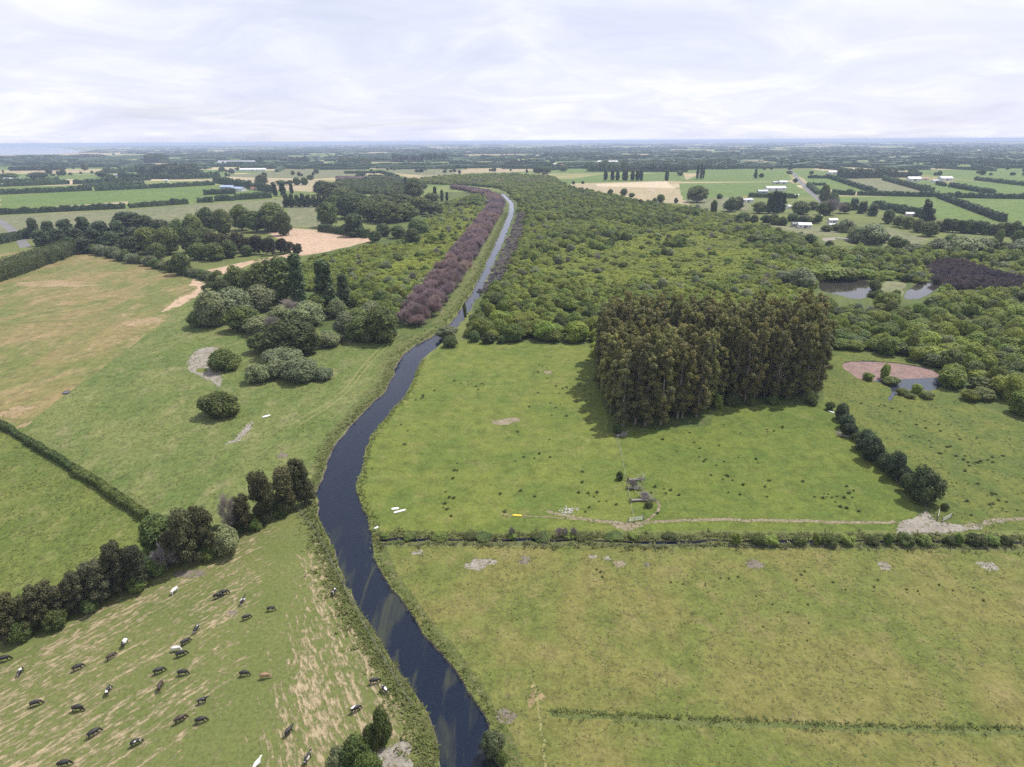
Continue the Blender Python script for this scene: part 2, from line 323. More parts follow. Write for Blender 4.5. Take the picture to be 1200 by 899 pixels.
# the strip-grazed paddock: cut straw lies in windrows that follow two edges of the paddock
def windrow_mat():
    m, t, b, o = newmat('grazed_paddock'); c = coord(t)
    def rows(a, bb, seed):
        d = P(*bb) - P(*a); an = math.atan2(d[1], d[0])
        mp = N(t, 'ShaderNodeMapping'); wire(t, c, mp.inputs[0]); mp.vector_type = 'TEXTURE'
        mp.inputs['Rotation'].default_value = (0, 0, an); mp.inputs['Location'].default_value = (seed, seed, 0)
        sp = N(t, 'ShaderNodeMapping'); wire(t, mp.outputs[0], sp.inputs[0]); sp.inputs['Scale'].default_value = (0.50, 1.5, 1)
        f1 = noise(t, sp.outputs[0], 1.0, 7, 0.66, 0.2)
        sp2 = N(t, 'ShaderNodeMapping'); wire(t, mp.outputs[0], sp2.inputs[0]); sp2.inputs['Scale'].default_value = (0.016, 0.52, 1)
        f2 = noise(t, sp2.outputs[0], 1.0, 3, 0.5, 0.1)
        ad = N(t, 'ShaderNodeMath', operation='MULTIPLY_ADD'); wire(t, f2, ad.inputs[0]); ad.inputs[1].default_value = 0.36; wire(t, f1, ad.inputs[2]); return ad.outputs[0]
    a = rows((0, 782), (355, 603), 3.0); bq = rows((385, 640), (470, 820), 9.0)
    p0, p1 = P(335, 650), P(262, 899); d = p1 - p0; d /= np.hypot(*d); nx, ny = d[1], -d[0]
    if (P(450, 790) - p0) @ np.array((nx, ny)) < 0: nx, ny = -nx, -ny
    dt = N(t, 'ShaderNodeVectorMath', operation='DOT_PRODUCT'); wire(t, c, dt.inputs[0]); dt.inputs[1].default_value = (nx, ny, 0)
    wob = noise(t, c, 0.15, 3); off = float(p0 @ np.array((nx, ny)))
    sm = N(t, 'ShaderNodeMath', operation='MULTIPLY_ADD'); wire(t, wob, sm.inputs[0]); sm.inputs[1].default_value = 8.0; wire(t, dt.outputs['Value'], sm.inputs[2])
    mk = N(t, 'ShaderNodeMapRange'); wire(t, sm.outputs[0], mk.inputs[0]); mk.inputs[1].default_value = off + 2; mk.inputs[2].default_value = off + 8
    f = N(t, 'ShaderNodeMix', data_type='FLOAT'); wire(t, mk.outputs[0], f.inputs[0]); wire(t, a, f.inputs[2]); wire(t, bq, f.inputs[3])
    # a worn, greener drift along the dividing line
    ds = N(t, 'ShaderNodeMath', operation='SUBTRACT'); wire(t, sm.outputs[0], ds.inputs[0]); ds.inputs[1].default_value = off + 4.5
    ab = N(t, 'ShaderNodeMath', operation='ABSOLUTE'); wire(t, ds.outputs[0], ab.inputs[0])
    mr = N(t, 'ShaderNodeMapRange'); wire(t, ab.outputs[0], mr.inputs[0]); mr.inputs[1].default_value = 1.0; mr.inputs[2].default_value = 9.0; mr.inputs[3].default_value = -0.12; mr.inputs[4].default_value = 0.0
    big = noise(t, c, 0.035, 3)
    bm = N(t, 'ShaderNodeMath', operation='MULTIPLY_ADD'); wire(t, big, bm.inputs[0]); bm.inputs[1].default_value = 0.35; wire(t, mr.outputs[0], bm.inputs[2])
    fs = N(t, 'ShaderNodeMath', operation='ADD'); wire(t, f.outputs[0], fs.inputs[0]); wire(t, bm.outputs[0], fs.inputs[1])
    g = ramp(t, noise(t, c, 0.06, 5, 0.6), [(0.35, (0.096, 0.118, 0.034)), (0.65, (0.124, 0.136, 0.044))])
    fine = noise(t, c, 1.4, 6, 0.7)
    g = mixc(t, 1.0, g, ramp(t, fine, [(0.28, 0.62), (0.5, 1.0), (0.75, 1.3)]), 'MULTIPLY')
    st = ramp(t, fine, [(0.3, (0.24, 0.19, 0.115)), (0.7, (0.40, 0.315, 0.205))])
    # threshold as a float range (values run past one)
    th = N(t, 'ShaderNodeMapRange'); wire(t, fs.outputs[0], th.inputs[0]); th.inputs[1].default_value = 0.835; th.inputs[2].default_value = 0.965; th.inputs[4].default_value = 0.88
    k = mixc(t, th.outputs[0], g, st)
    wire(t, k, b.inputs['Base Color']); b.inputs['Roughness'].default_value = 0.85; b.inputs['Specular IOR Level'].default_value = 0.12
    ad = N(t, 'ShaderNodeMath', operation='ADD'); wire(t, fine, ad.inputs[0]); wire(t, th.outputs[0], ad.inputs[1])
    bump(t, b, ad.outputs[0], 0.6, 0.3)
windrow_mat()

# ------------------------------------------------------------------ the ground: one plane, cut into fields, tracks and water
LEFT_BANK = [(530, 1150), (522, 980), (516, 899), (511, 864), (497, 828), (472, 793), (451, 761), (426, 722), (401, 679), (394, 652), (383, 628), (371, 604), (373, 588), (368, 576), (380, 558), (383, 540), (392, 520), (416, 491), (434, 474), (451, 459), (459, 443), (464, 427), (473, 413), (487, 404), (515, 389), (528, 378), (537, 366), (548, 349), (558, 334), (567, 314), (577, 292), (588, 268), (597, 247), (596, 236), (585, 228)]
RIGHT_BANK = [(640, 1150), (608, 960), (592, 899), (571, 876), (576, 846), (557, 821), (532, 779), (516, 763), (500, 747), (476, 708), (451, 679), (438, 652), (437, 640), (436, 625), (432, 608), (423, 590), (416, 568), (425, 548), (427, 528), (436, 508), (448, 494), (462, 478), (476, 462), (485, 444), (490, 427), (502, 414), (515, 405), (529, 391), (540, 379), (556, 356), (569, 331), (580, 306), (592, 279), (603, 251), (603, 236), (590, 226)]
lb = chaikin(PP(LEFT_BANK), 2, False); rb = chaikin(PP(RIGHT_BANK), 2, False)
RIVER = np.vstack([lb, rb[::-1]])
RIVER = rough(RIVER, 2.5, 0.0)
far = np.clip(RIVER[:, 1] / 200, 0.4, 2.0)
RIVER = RIVER + RNG.normal(0, 0.28, RIVER.shape) * far[:, None]
POND_PINK = rough(chaikin(PP([(985, 428), (992, 423), (1030, 423), (1080, 429), (1097, 434), (1108, 444), (1104, 455), (1085, 458), (1062, 456), (1052, 460), (1044, 470), (1040, 470), (1046, 457), (1032, 447), (1012, 447), (995, 437)]), 2), 1.5, 0.3)
POND_MID = rough(chaikin(PP([(957, 329), (985, 326), (1022, 329), (1028, 338), (1020, 346), (1006, 352), (985, 346), (960, 341)]), 2), 3, 0.5)
POND_EAST = rough(chaikin(PP([(1060, 343), (1070, 335), (1085, 329), (1108, 332), (1094, 340), (1086, 348), (1070, 351), (1058, 350)]), 2), 3, 0.5)
POND_FAR = rough(chaikin(PP([(985, 279), (1003, 277), (1024, 283), (1018, 287), (995, 286)]), 2), 4, 0.4)
DRAIN_L = rough(PP([(438, 633), (470, 632), (520, 632.5), (600, 633), (700, 634), (760, 635), (850, 633.5), (980, 634), (1090, 635), (1200, 636), (1290, 637)]), 3, 0.25, closed=False)
DRAIN = ribbon(DRAIN_L, 1.0 + .35 * np.sin(np.arange(len(DRAIN_L)) * .7))
holes = [('river', RIVER), ('drain', DRAIN), ('pond', POND_PINK), ('pond', POND_MID), ('pond', POND_EAST), ('pond', POND_FAR)]

def strip(pts, wd, step=4, amp=0.25): return ribbon(rough(chaikin(PP(pts), 2, False), step, amp, closed=False), wd)
def blob(px, py, rx, ry, amp=0.18, n=26, seed=0):
    r = np.random.default_rng(int(px * 31 + py)); c = P(px, py); k = ppm(px, py)
    sy = np.hypot(*(P(px, py + 1) - P(px, py - 1))) / 2
    a = np.linspace(0, 2 * math.pi, n, endpoint=False); rr = 1 + amp * np.convolve(r.normal(0, 1.3, n + 4), np.ones(5) / 5 * 2, 'valid')
    return np.stack([c[0] + np.cos(a) * rr * rx / k, c[1] + np.sin(a) * rr * ry * sy], 1)
REG = []
def region(name, poly, mat, label, step=12, amp=0.4, px=True):
    p = PP(poly) if px else np.asarray(poly)
    if step: p = rough(p, step, amp)
    REG.append((name, p, mat, label))
# -- far and middle fields
region('field', [(0, 253), (148, 246), (222, 240), (332, 233), (330, 262), (200, 275), (30, 282), (0, 275)], 'pale_field', 'pale green field in front of the long clipped hedges', 30, 1)
region('field', [(0, 229), (108, 224), (250, 218), (322, 226), (300, 232), (222, 239), (150, 244), (0, 251)], 'bright_field', 'wide green field between two long dark hedges', 30, 1)
region('field', [(0, 247), (150, 236), (152, 239), (0, 251)], 'tan_field', 'thin tan strip along the long clipped hedge', 30, .5)
region('field', [(0, 221), (84, 217), (108, 222.5), (0, 227)], 'bright_field', 'narrow green field with two shrubs between dark hedges', 30, 1)
region('field', [(216, 212), (258, 209), (373, 210), (374, 225), (322, 223), (262, 214)], 'tan_field', 'tan field with a round tree beyond the hedged shed', 30, 1)
region('field', [(257, 207), (340, 198), (430, 196), (430, 206), (373, 209.5), (300, 208.5)], 'pale_field', 'pale green field around the long white shed', 30, 1)
region('field', [(337, 243), (374, 242), (379, 267), (337, 266)], 'pale_field', 'tan and green field below the row of trunks', 15, .5)
region('bare_field', [(313, 272), (337, 267), (400, 272), (434, 279), (432, 288), (400, 293), (345, 301), (297, 308), (263, 323), (238, 318), (277, 309), (341, 297), (338, 288)], 'pink_soil', 'bare pinkish field bordered by trees left of the river', 8, .6)
region('field', [(400, 206), (470, 206), (505, 215), (440, 216), (395, 212)], 'bright_field', 'small pale green field with an angled hedge', 30, 1)
region('field', [(440, 196), (530, 195), (560, 202), (500, 206), (450, 202)], 'pale_field', 'pale field in front of the distant dark wood', 30, 1)
region('field', [(530, 203), (560, 194), (643, 193.5), (660, 198), (600, 202)], 'tan_field', 'long tan field with pink strips far beyond the river', 30, 1)
region('field', [(648, 214), (700, 205), (800, 202.5), (805, 213), (781, 212), (668, 215)], 'bright_field', 'green field around the row of tall poplars', 20, 1)
region('field', [(667, 225), (669, 215), (781, 212), (792, 221), (812, 224), (808, 240), (760, 236), (700, 229)], 'tan_field', 'tan paddock beside the pale stubble rectangle', 20, .8)
region('stubble_field', [(698, 215.5), (781, 212.6), (791, 220.5), (700, 218.5)], 'stubble', 'pale stubble rectangle in front of the poplar row', 0)
region('field', [(800, 213), (830, 200), (915, 200), (930, 210), (920, 213)], 'bright_field', 'green field with a lone dark conifer', 30, 1)
region('field', [(796, 215), (925, 213), (952, 229), (930, 233), (875, 229), (800, 234)], 'bright_field', 'bright green field left of the straight road', 20, 1)
region('field', [(800, 234), (875, 230), (880, 246), (830, 246)], 'pale_field', 'rough pale paddock by the big round tree', 20, 1)
region('field', [(930, 200), (1010, 201), (985, 208), (1026, 226.5), (960, 222), (935, 205)], 'bright_field', 'green field right of the straight road', 20, 1)
region('field', [(985, 209), (1036, 210), (1090, 226), (1026, 227)], 'pale_field', 'green paddock between two slanting hedges', 20, 1)
region('field', [(1036, 210), (1100, 212), (1160, 228), (1092, 227)], 'bright_field', 'green paddock below the white sheds', 20, 1)
region('field', [(1110, 210), (1210, 218), (1210, 232), (1164, 229)], 'bright_field', 'green field right of the white sheds', 20, 1)
region('field', [(1050, 198), (1210, 200), (1210, 217), (1110, 209)], 'bright_field', 'far green field with lone trees behind the sheds', 30, 1)
region('field', [(985, 231), (1098, 232.5), (1172, 261), (1082, 256), (985, 238)], 'bright_field', 'green field enclosed by a diagonal dark hedge', 20, 1)
region('field', [(1106, 233), (1215, 235), (1215, 271), (1180, 262)], 'bright_field', 'bright green field right of the diagonal dark hedge', 20, 1)
region('field', [(840, 184), (925, 178), (1090, 178), (1085, 187), (930, 190)], 'pale_field', 'long pale field far beyond the road', 60, 2)
region('field', [(800, 188), (925, 184), (920, 189), (830, 191)], 'tan_field', 'thin tan field far behind the hedges', 60, 2)
region('field', [(1040, 266), (1090, 281), (1068, 288), (1022, 281)], 'pale_field', 'small pale green paddock between willow rows', 10, .6)
region('field', [(840, 258), (900, 262), (985, 268), (985, 276), (930, 277), (860, 270)], 'pale_field', 'rough grass behind the white cottage', 12, .8)
region('yard', [(963, 279), (978, 278), (980, 281), (965, 283)], 'gravel', 'small pale yard left of the shallow grey pond', 0)
# -- wooded ground
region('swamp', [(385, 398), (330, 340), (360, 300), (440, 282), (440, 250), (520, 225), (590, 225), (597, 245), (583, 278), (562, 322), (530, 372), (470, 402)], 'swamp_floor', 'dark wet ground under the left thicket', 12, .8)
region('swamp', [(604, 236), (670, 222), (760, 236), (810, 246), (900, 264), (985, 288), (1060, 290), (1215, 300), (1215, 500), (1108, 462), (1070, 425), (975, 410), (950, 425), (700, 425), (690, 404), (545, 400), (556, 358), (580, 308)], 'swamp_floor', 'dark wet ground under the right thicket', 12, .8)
region('headland', [(1028, 337), (1040, 330), (1060, 331), (1058, 346), (1040, 352), (1030, 350)], 'pale_field', 'dry grass tongue between the two distant ponds', 5, .5)
# -- left of the river
region('field', [(-60, 335), (-60, 300), (60, 293), (120, 298), (200, 316), (245, 336), (228, 350), (28, 500), (0, 492), (-60, 470)], 'pivot_field', 'brown and green irrigated field with curved wheel track', 8, .5)
region('track', [(246, 336), (228, 327), (222, 334), (234, 338), (220, 346), (206, 352), (190, 366), (212, 358), (228, 350)], 'pink_soil', 'sandy bare corner of the brown irrigated field', 2.5, 1.0)
for x, y, rx, ry, lab in ((168, 378, 22, 4, 'sandy patch below the sandy corner of the brown field'), (60, 333, 40, 3.5, 'long sandy streak along the top of the brown field'), (20, 482, 14, 4, 'sandy patch at the lower corner of the brown field'), (36, 498, 10, 3, 'small sandy patch above the clipped hedge')): region('bare_patch', blob(x, y, rx, ry, .3, 40), 'pivot_sand', lab, 0, 0, False)
region('wheel_track', strip([(-20, 382), (60, 377), (120, 371), (170, 361), (205, 349), (228, 338)], 1.5), 'lush_line', 'dark curved wheel track across the brown field', 0, 0, False)
region('meadow', [(245, 337), (300, 350), (385, 398), (470, 400), (486, 404), (463, 430), (415, 492), (383, 540), (372, 590), (300, 622), (170, 640), (180, 610), (20, 503), (30, 500), (228, 351)], 'hay_meadow', 'rough green meadow left of the river with shrubs', 6, .3)
region('paddock', [(-80, 455), (0, 498), (80, 545), (172, 610), (172, 645), (100, 690), (0, 745), (-120, 790), (-120, 520)], 'long_grass', 'long green grass field at the left picture edge', 6, .3)
region('bank', [(528, 384), (505, 395), (480, 408), (466, 432), (450, 460), (414, 492), (388, 525), (380, 556), (366, 576), (352, 585), (372, 545), (380, 515), (410, 480), (440, 445), (448, 420), (470, 400), (500, 390), (520, 375)], 'bank_turf', 'rough dry grass bank on the left of the river', 5, .4)
region('bank', [(522, 376), (548, 345), (570, 300), (592, 258), (586, 256), (562, 296), (538, 335), (505, 380)], 'bank_turf', 'grass bank between the purple bare trees and river', 6, .5)
region('paddock', [(-140, 860), (0, 778), (100, 722), (200, 672), (285, 628), (352, 598), (372, 606), (384, 640), (404, 684), (430, 728), (458, 772), (490, 820), (508, 864), (514, 899), (524, 980), (530, 1150), (-500, 1150)], 'grazed_paddock', 'grazed paddock with straw windrows and black cows', 5, .3)
region('bank', [(352, 596), (371, 602), (384, 632), (398, 664), (418, 708), (450, 760), (475, 797), (498, 830), (512, 866), (517, 899), (524, 980), (500, 980), (488, 899), (478, 850), (455, 805), (430, 765), (405, 715), (385, 670), (368, 625)], 'bank_turf', 'weedy grass bank of the grazed paddock', 4, .4)
region('bare_ground', blob(461, 884, 20, 17), 'gravel', 'grey bare ground by the bottom bush and river', 0, 0, False)
region('bare_ground', blob(222, 672, 20, 4.5), 'mud', 'grey bare soil below the dark tree belt', 0, 0, False)
region('bare_ground', blob(273, 718, 7, 2.5), 'mud', 'small grey worn patch among the cows', 0, 0, False)
region('gravel_flat', rough(chaikin(PP([(218, 434), (222, 418), (236, 406), (262, 408), (258, 420), (246, 432), (250, 436), (260, 436), (258, 452), (255, 458), (252, 446), (240, 444), (228, 438)]), 1), 2, .4), 'gravel', 'pale stony flat beside the dark shrubs', 0, 0, False)
region('weed_patch', blob(237, 434, 7.5, 3), 'river_paddock', 'bright green weed patch on the stony flat', 0, 0, False)
region('stony_strip', rough(PP([(262, 521), (276, 515), (282, 506), (290, 497), (297, 495), (296, 499), (290, 507), (283, 515), (272, 519)]), 1.5, .25), 'gravel', 'pale stony strip in the left meadow', 0, 0, False)
region('mud_patch', blob(331, 534, 5, 4), 'mud', 'small grey mud patch near the tree belt end', 0, 0, False)
region('wheel_track', strip([(340, 498), (356, 488), (378, 476), (398, 462), (412, 446), (430, 422), (455, 398), (470, 392)], 0.45, 2, .08), 'wheel_rut', 'outer yellowish wheel rut along the left bank', 0, 0, False)
region('wheel_track', strip([(346, 501), (362, 491), (384, 478), (403, 464), (417, 448), (434, 425), (458, 402), (473, 395)], 0.45, 2, .08), 'wheel_rut', 'inner yellowish wheel rut along the left bank', 0, 0, False)
# -- right of the river
region('paddock', [(545, 400), (605, 401), (690, 404), (700, 440), (722, 505), (733, 560), (745, 622), (600, 626), (445, 626), (434, 607), (421, 588), (418, 570), (427, 548), (428, 528), (450, 494), (478, 462), (491, 428), (517, 406)], 'river_paddock', 'bright green paddock between the river and eucalyptus grove', 6, .3)
region('paddock', [(692, 405), (760, 424), (950, 424), (968, 466), (985, 490), (1060, 582), (1085, 606), (1050, 622), (746, 622), (734, 560), (722, 505), (700, 440)], 'grove_paddock', 'green paddock in front of the eucalyptus grove', 6, .3)
region('paddock', [(950, 420), (975, 410), (1068, 422), (1110, 462), (1215, 502), (1300, 540), (1300, 622), (1086, 622), (1062, 582), (985, 490), (970, 466)], 'marsh_paddock', 'rushy green paddock around the pink pond', 6, .3)
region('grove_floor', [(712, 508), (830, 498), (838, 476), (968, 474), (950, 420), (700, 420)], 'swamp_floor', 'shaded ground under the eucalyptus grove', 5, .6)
region('drain_bank', [(436, 625), (600, 626), (745, 624), (1050, 626), (1300, 628), (1300, 648), (1000, 644), (700, 640), (442, 640)], 'bank_turf', 'rough grass along the straight drain', 4, .25)
region('paddock', [(440, 640), (700, 640), (1000, 643), (1300, 647), (1500, 900), (1600, 1150), (640, 1150), (608, 960), (593, 899), (573, 874), (577, 846), (558, 820), (533, 778), (501, 746), (477, 707), (452, 678)], 'dry_paddock', 'olive dry paddock in the right foreground', 6, .3)
region('bank', [(438, 641), (453, 678), (478, 706), (503, 745), (535, 776), (560, 817), (580, 846), (576, 876), (598, 899), (612, 960), (642, 1150), (660, 1150), (630, 960), (612, 899), (598, 862), (588, 838), (560, 795), (530, 755), (500, 722), (475, 688), (452, 642)], 'bank_turf', 'grass bank on the right of the near river', 4, .35)
region('drain', strip([(646, 838), (760, 844), (900, 850), (1050, 856), (1180, 858), (1330, 862)], 0.9, 2, .15), 'lush_line', 'dark grassy furrow across the dry paddock', 0, 0, False)
region('bare_ground', blob(594, 838, 11, 8), 'mud', 'grey mud hollow at the river edge by the furrow', 0, 0, False)
region('bare_ground', blob(628, 812, 8, 12, .35), 'pivot_sand', 'worn tan spot at the head of the furrow', 0, 0, False)
region('track', strip([(622, 790), (630, 820), (634, 850), (640, 899), (648, 960)], 0.4, 2, .15), 'wheel_rut', 'thin trodden path beside the worn tan spot', 0, 0, False)
for k, (x, y, rx, ry, m) in enumerate([(490, 648, 6, 3, 'gravel'), (560, 661, 15, 7, 'gravel'), (615, 656, 7, 4, 'mud'), (696, 652, 5, 2.4, 'gravel'), (711, 655, 6, 2.6, 'gravel'), (725, 661, 7, 4, 'dirt'), (884, 661, 9, 5, 'mud'), (1034, 662, 7, 4.5, 'gravel'), (1157, 663, 9, 4, 'gravel'), (758, 662, 4, 2, 'mud')]):
    region('bare_patch', blob(x, y, rx, ry, 0.22), m, ['small pale bare spot at the top left of the dry paddock', 'largest pale ringed scrape in the dry paddock', 'grey scrape right of the ringed scrape', 'first of two small pale spots below the track junction', 'second of two small pale spots below the track junction', 'tan scrape right of the two small pale spots', 'pinkish scrape in the middle of the dry paddock top', 'slanted pale scrape right of the pinkish one', 'pale scrape nearest the right picture edge', 'tiny grey scrape below the track junction'][k], 0, 0, False)
region('bare_patch', blob(592, 494, 15, 4, .3), 'dirt', 'tan bare streak in the middle of the river paddock', 0, 0, False)
region('bare_patch', blob(643, 437, 4, 2), 'dirt', 'tiny tan bare spot near the grove shadow', 0, 0, False)
region('track', strip([(640, 600), (690, 609), (730, 614), (760, 613), (830, 608), (900, 610), (980, 612), (1050, 612)], 1.1, 3, .2), 'dirt', 'pale dirt track along the lower edge of the paddocks', 0, 0, False)
region('track', strip([(590, 603), (650, 606), (700, 611)], 0.5, 3, .15), 'dirt', 'faint dirt track near the white slabs', 0, 0, False)
region('track', strip([(756, 612), (768, 602), (774, 593), (770, 588)], 0.7, 2, .12), 'dirt', 'short curved path round the fallen dead tree', 0, 0, False)
region('track_junction', rough(PP([(706, 610), (722, 611), (742, 614), (752, 610), (757, 612), (752, 617), (740, 622), (722, 619)]), 1.2, .25), 'dirt', 'pale worn track junction by the fenced corner', 0, 0, False)
region('gateway', rough(PP([(1050, 612), (1075, 607), (1085, 600), (1100, 612), (1130, 615), (1180, 608), (1184, 610), (1135, 622), (1090, 628), (1055, 626)]), 1.5, .3), 'gravel', 'trampled pale stony gateway at the right paddock', 0, 0, False)
region('track', strip([(1130, 617), (1180, 610), (1230, 604), (1300, 600)], 1.3, 3, .2), 'dirt', 'dirt track leaving the stony gateway', 0, 0, False)
# -- roads
region('road', ribbon(PP([(968, 240), (950, 226), (938, 213), (930, 203.5), (922, 196)]), 9), 'asphalt', 'straight grey country road running away on the right', 0, 0, False)
region('road', ribbon(PP([(-30, 245), (0, 259), (12, 268), (22, 278), (30, 290)]), 8), 'asphalt', 'pale grey road at the left picture edge', 0, 0, False)

def build_ground():
    B = 30000.0
    vs = [Vector((-B, -400)), Vector((B, -400)), Vector((B, 2 * B)), Vector((-B, 2 * B))]; faces = [[0, 1, 2, 3]]
    def addp(p):
        p = p[np.r_[True, np.hypot(*(np.diff(p, axis=0).T)) > 0.02]]
        if np.sum(p[:, 0] * np.roll(p[:, 1], -1) - np.roll(p[:, 0], -1) * p[:, 1]) < 0: p = p[::-1]
        i = len(vs); vs.extend(Vector((float(a), float(b))) for a, b in p); faces.append(list(range(i, i + len(p))))
    for r in REG: addp(r[1])
    for h in holes: addp(h[1])
    nr = len(REG)
    v, e, f, ov, oe, of = delaunay_2d_cdt(vs, [], faces, 1, 1e-3, True)
    V = np.array([(a.x, a.y) for a in v]); buckets = {}
    for tri, src in zip(f, of):
        if not src: continue
        s = max(src)
        if s > nr: continue
        buckets.setdefault(s, []).append(tri)
    for s, tr in buckets.items():
        T = np.array(tr); u, inv = np.unique(T.ravel(), return_inverse=True)
        co = np.zeros((len(u), 3)); co[:, :2] = V[u]; T = inv.reshape(T.shape)
        ar = (V[np.array(tr)[:, 1]] - V[np.array(tr)[:, 0]]); br = (V[np.array(tr)[:, 2]] - V[np.array(tr)[:, 0]])
        T[(ar[:, 0] * br[:, 1] - ar[:, 1] * br[:, 0]) < 0] = T[(ar[:, 0] * br[:, 1] - ar[:, 1] * br[:, 0]) < 0][:, ::-1]
        name, mat, label = ('ground', 'plain_fields', 'wide flat farmland plain reaching the horizon') if s == 0 else (REG[s - 1][0], REG[s - 1][2], REG[s - 1][3])
        me = bpy.data.meshes.new(name); me.from_pydata(co.tolist(), [], T.tolist()); me.update()
        tag(link(name, me, MATS[mat]), label, None, None, 'structure')
# the plain: field blocks of different crops, grass in between
m, t, b, o = newmat('plain_fields'); c = coord(t)
mp = N(t, 'ShaderNodeMapping'); wire(t, c, mp.inputs[0]); mp.inputs['Rotation'].default_value = (0, 0, 0.12); mp.inputs['Scale'].default_value = (1 / 420, 1 / 260, 1)
vo = N(t, 'ShaderNodeTexVoronoi', distance='CHEBYCHEV'); vo.inputs['Scale'].default_value = 1.0; vo.inputs['Randomness'].default_value = 0.75; wire(t, mp.outputs[0], vo.inputs['Vector'])
sp = N(t, 'ShaderNodeSeparateColor'); wire(t, vo.outputs['Color'], sp.inputs[0])
r = N(t, 'ShaderNodeValToRGB'); r.color_ramp.interpolation = 'CONSTANT'
stops = [(0, (0.105, 0.150, 0.04)), (0.25, (0.15, 0.178, 0.055)), (0.45, (0.21, 0.20, 0.085)), (0.6, (0.10, 0.148, 0.04)), (0.72, (0.29, 0.24, 0.135)), (0.88, (0.36, 0.30, 0.19))]
while len(r.color_ramp.elements) < len(stops): r.color_ramp.elements.new(0.5)
for e_, (p_, c_) in zip(r.color_ramp.elements, stops): e_.position = p_; e_.color = (*c_, 1)
wire(t, sp.outputs[0], r.inputs[0])
ln = N(t, 'ShaderNodeVectorMath', operation='LENGTH'); wire(t, c, ln.inputs[0]); nf = N(t, 'ShaderNodeMapRange'); wire(t, ln.outputs['Value'], nf.inputs[0]); nf.inputs[1].default_value = 900.; nf.inputs[2].default_value = 1300.
k = mixc(t, nf.outputs[0], (0.115, 0.132, 0.042), r.outputs[0])                       # round the river the plain is all rough grass
k = mixc(t, 1.0, k, ramp(t, noise(t, c, 1 / 60, 6, 0.6), [(0.3, 0.8), (0.7, 1.2)]), 'MULTIPLY')
k = mixc(t, 1.0, k, ramp(t, noise(t, c, 1 / 2.0, 4, 0.6), [(0.3, 0.8), (0.7, 1.2)]), 'MULTIPLY')
wire(t, k, b.inputs['Base Color']); b.inputs['Roughness'].default_value = 0.9; b.inputs['Specular IOR Level'].default_value = 0.1
build_ground()

def sheet(name, poly, z, mat, label):
    if np.sum(poly[:, 0] * np.roll(poly[:, 1], -1) - np.roll(poly[:, 0], -1) * poly[:, 1]) < 0: poly = poly[::-1]
    me = bpy.data.meshes.new(name)
    v, e, f, *_ = delaunay_2d_cdt([Vector((float(a), float(b))) for a, b in poly], [], [list(range(len(poly)))], 1, 1e-4, False)
    T = [tuple(q) if (v[q[1]] - v[q[0]]).cross(v[q[2]] - v[q[0]]) > 0 else tuple(q[::-1]) for q in f]
    me.from_pydata([(a.x, a.y, z) for a in v], [], T); me.update()
    return tag(link(name, me, MATS[mat]), label, None, None, 'structure')
def cut_bank(name, poly, depth, inset, mat, label):
    """the sloping earth edge between turf and water"""
    p = np.asarray(poly); a = np.roll(p, 1, 0); c_ = np.roll(p, -1, 0); d = c_ - a; d /= np.linalg.norm(d, axis=1)[:, None] + 1e-9
    area = 0.5 * np.sum(p[:, 0] * c_[:, 1] - c_[:, 0] * p[:, 1]); nrm = np.stack([-d[:, 1], d[:, 0]], 1) * (1 if area > 0 else -1)
    q = p + nrm * inset; n = len(p); B_ = MB()
    v = np.vstack([np.c_[p, np.zeros(n)], np.c_[q, np.full(n, -depth)]])
    B_.add(v, [(i, (i + 1) % n, n + (i + 1) % n, n + i) for i in range(n)])
    tag(link(name, B_.mesh(name), MATS[mat]), label, None, None, 'structure')
for nm, poly, wl, dp, ins, mt, lab in (('river', RIVER, -0.45, 1.2, 0.5, 'river_water', 'dark blue river winding away from the camera'),
        ('drain_water', DRAIN, -0.35, 0.9, 0.15, 'river_water', 'narrow water of the straight drain'),
        ('pond', POND_PINK, -0.2, 0.6, 0.2, 'pink_pond', 'pond covered with pink weed right of the grove'),
        ('pond', POND_MID, -0.2, 0.6, 0.2, 'brown_pond', 'larger brown and blue distant pond in the thicket'),
        ('pond', POND_EAST, -0.2, 0.6, 0.2, 'brown_pond', 'smaller bright distant pond beside the dark dead scrub'),
        ('pond', POND_FAR, -0.1, 0.4, 0.2, 'brown_pond', 'shallow grey pond below the willow row and cottage')):
    sheet(nm, poly, wl, mt, lab)
    cut_bank('shore', poly, dp, ins, 'mud', 'earth edge of the ' + lab)
sheet('pond_weed', rough(chaikin(PP([(986, 428), (993, 424), (1030, 424), (1060, 427), (1082, 430.5), (1097, 435), (1105, 442), (1097, 437.5), (1084, 432.5), (1068, 430), (1052, 428.5), (1044, 431), (1038, 436), (1030, 436), (1026, 441), (1020, 446), (1008, 445), (996, 437)]), 2), .9, .45), -0.185, 'pond_weed', 'pinkish brown weed floating on the pond right of the grove')
sheet('lake', rough(PP([(-160, 172.2), (-40, 171.4), (40, 172.0), (68, 173.4), (40, 174.8), (110, 178.5), (60, 181), (-60, 183), (-200, 182)]), 200, 8), 0.6, 'far_lake', 'pale lake on the far left horizon')
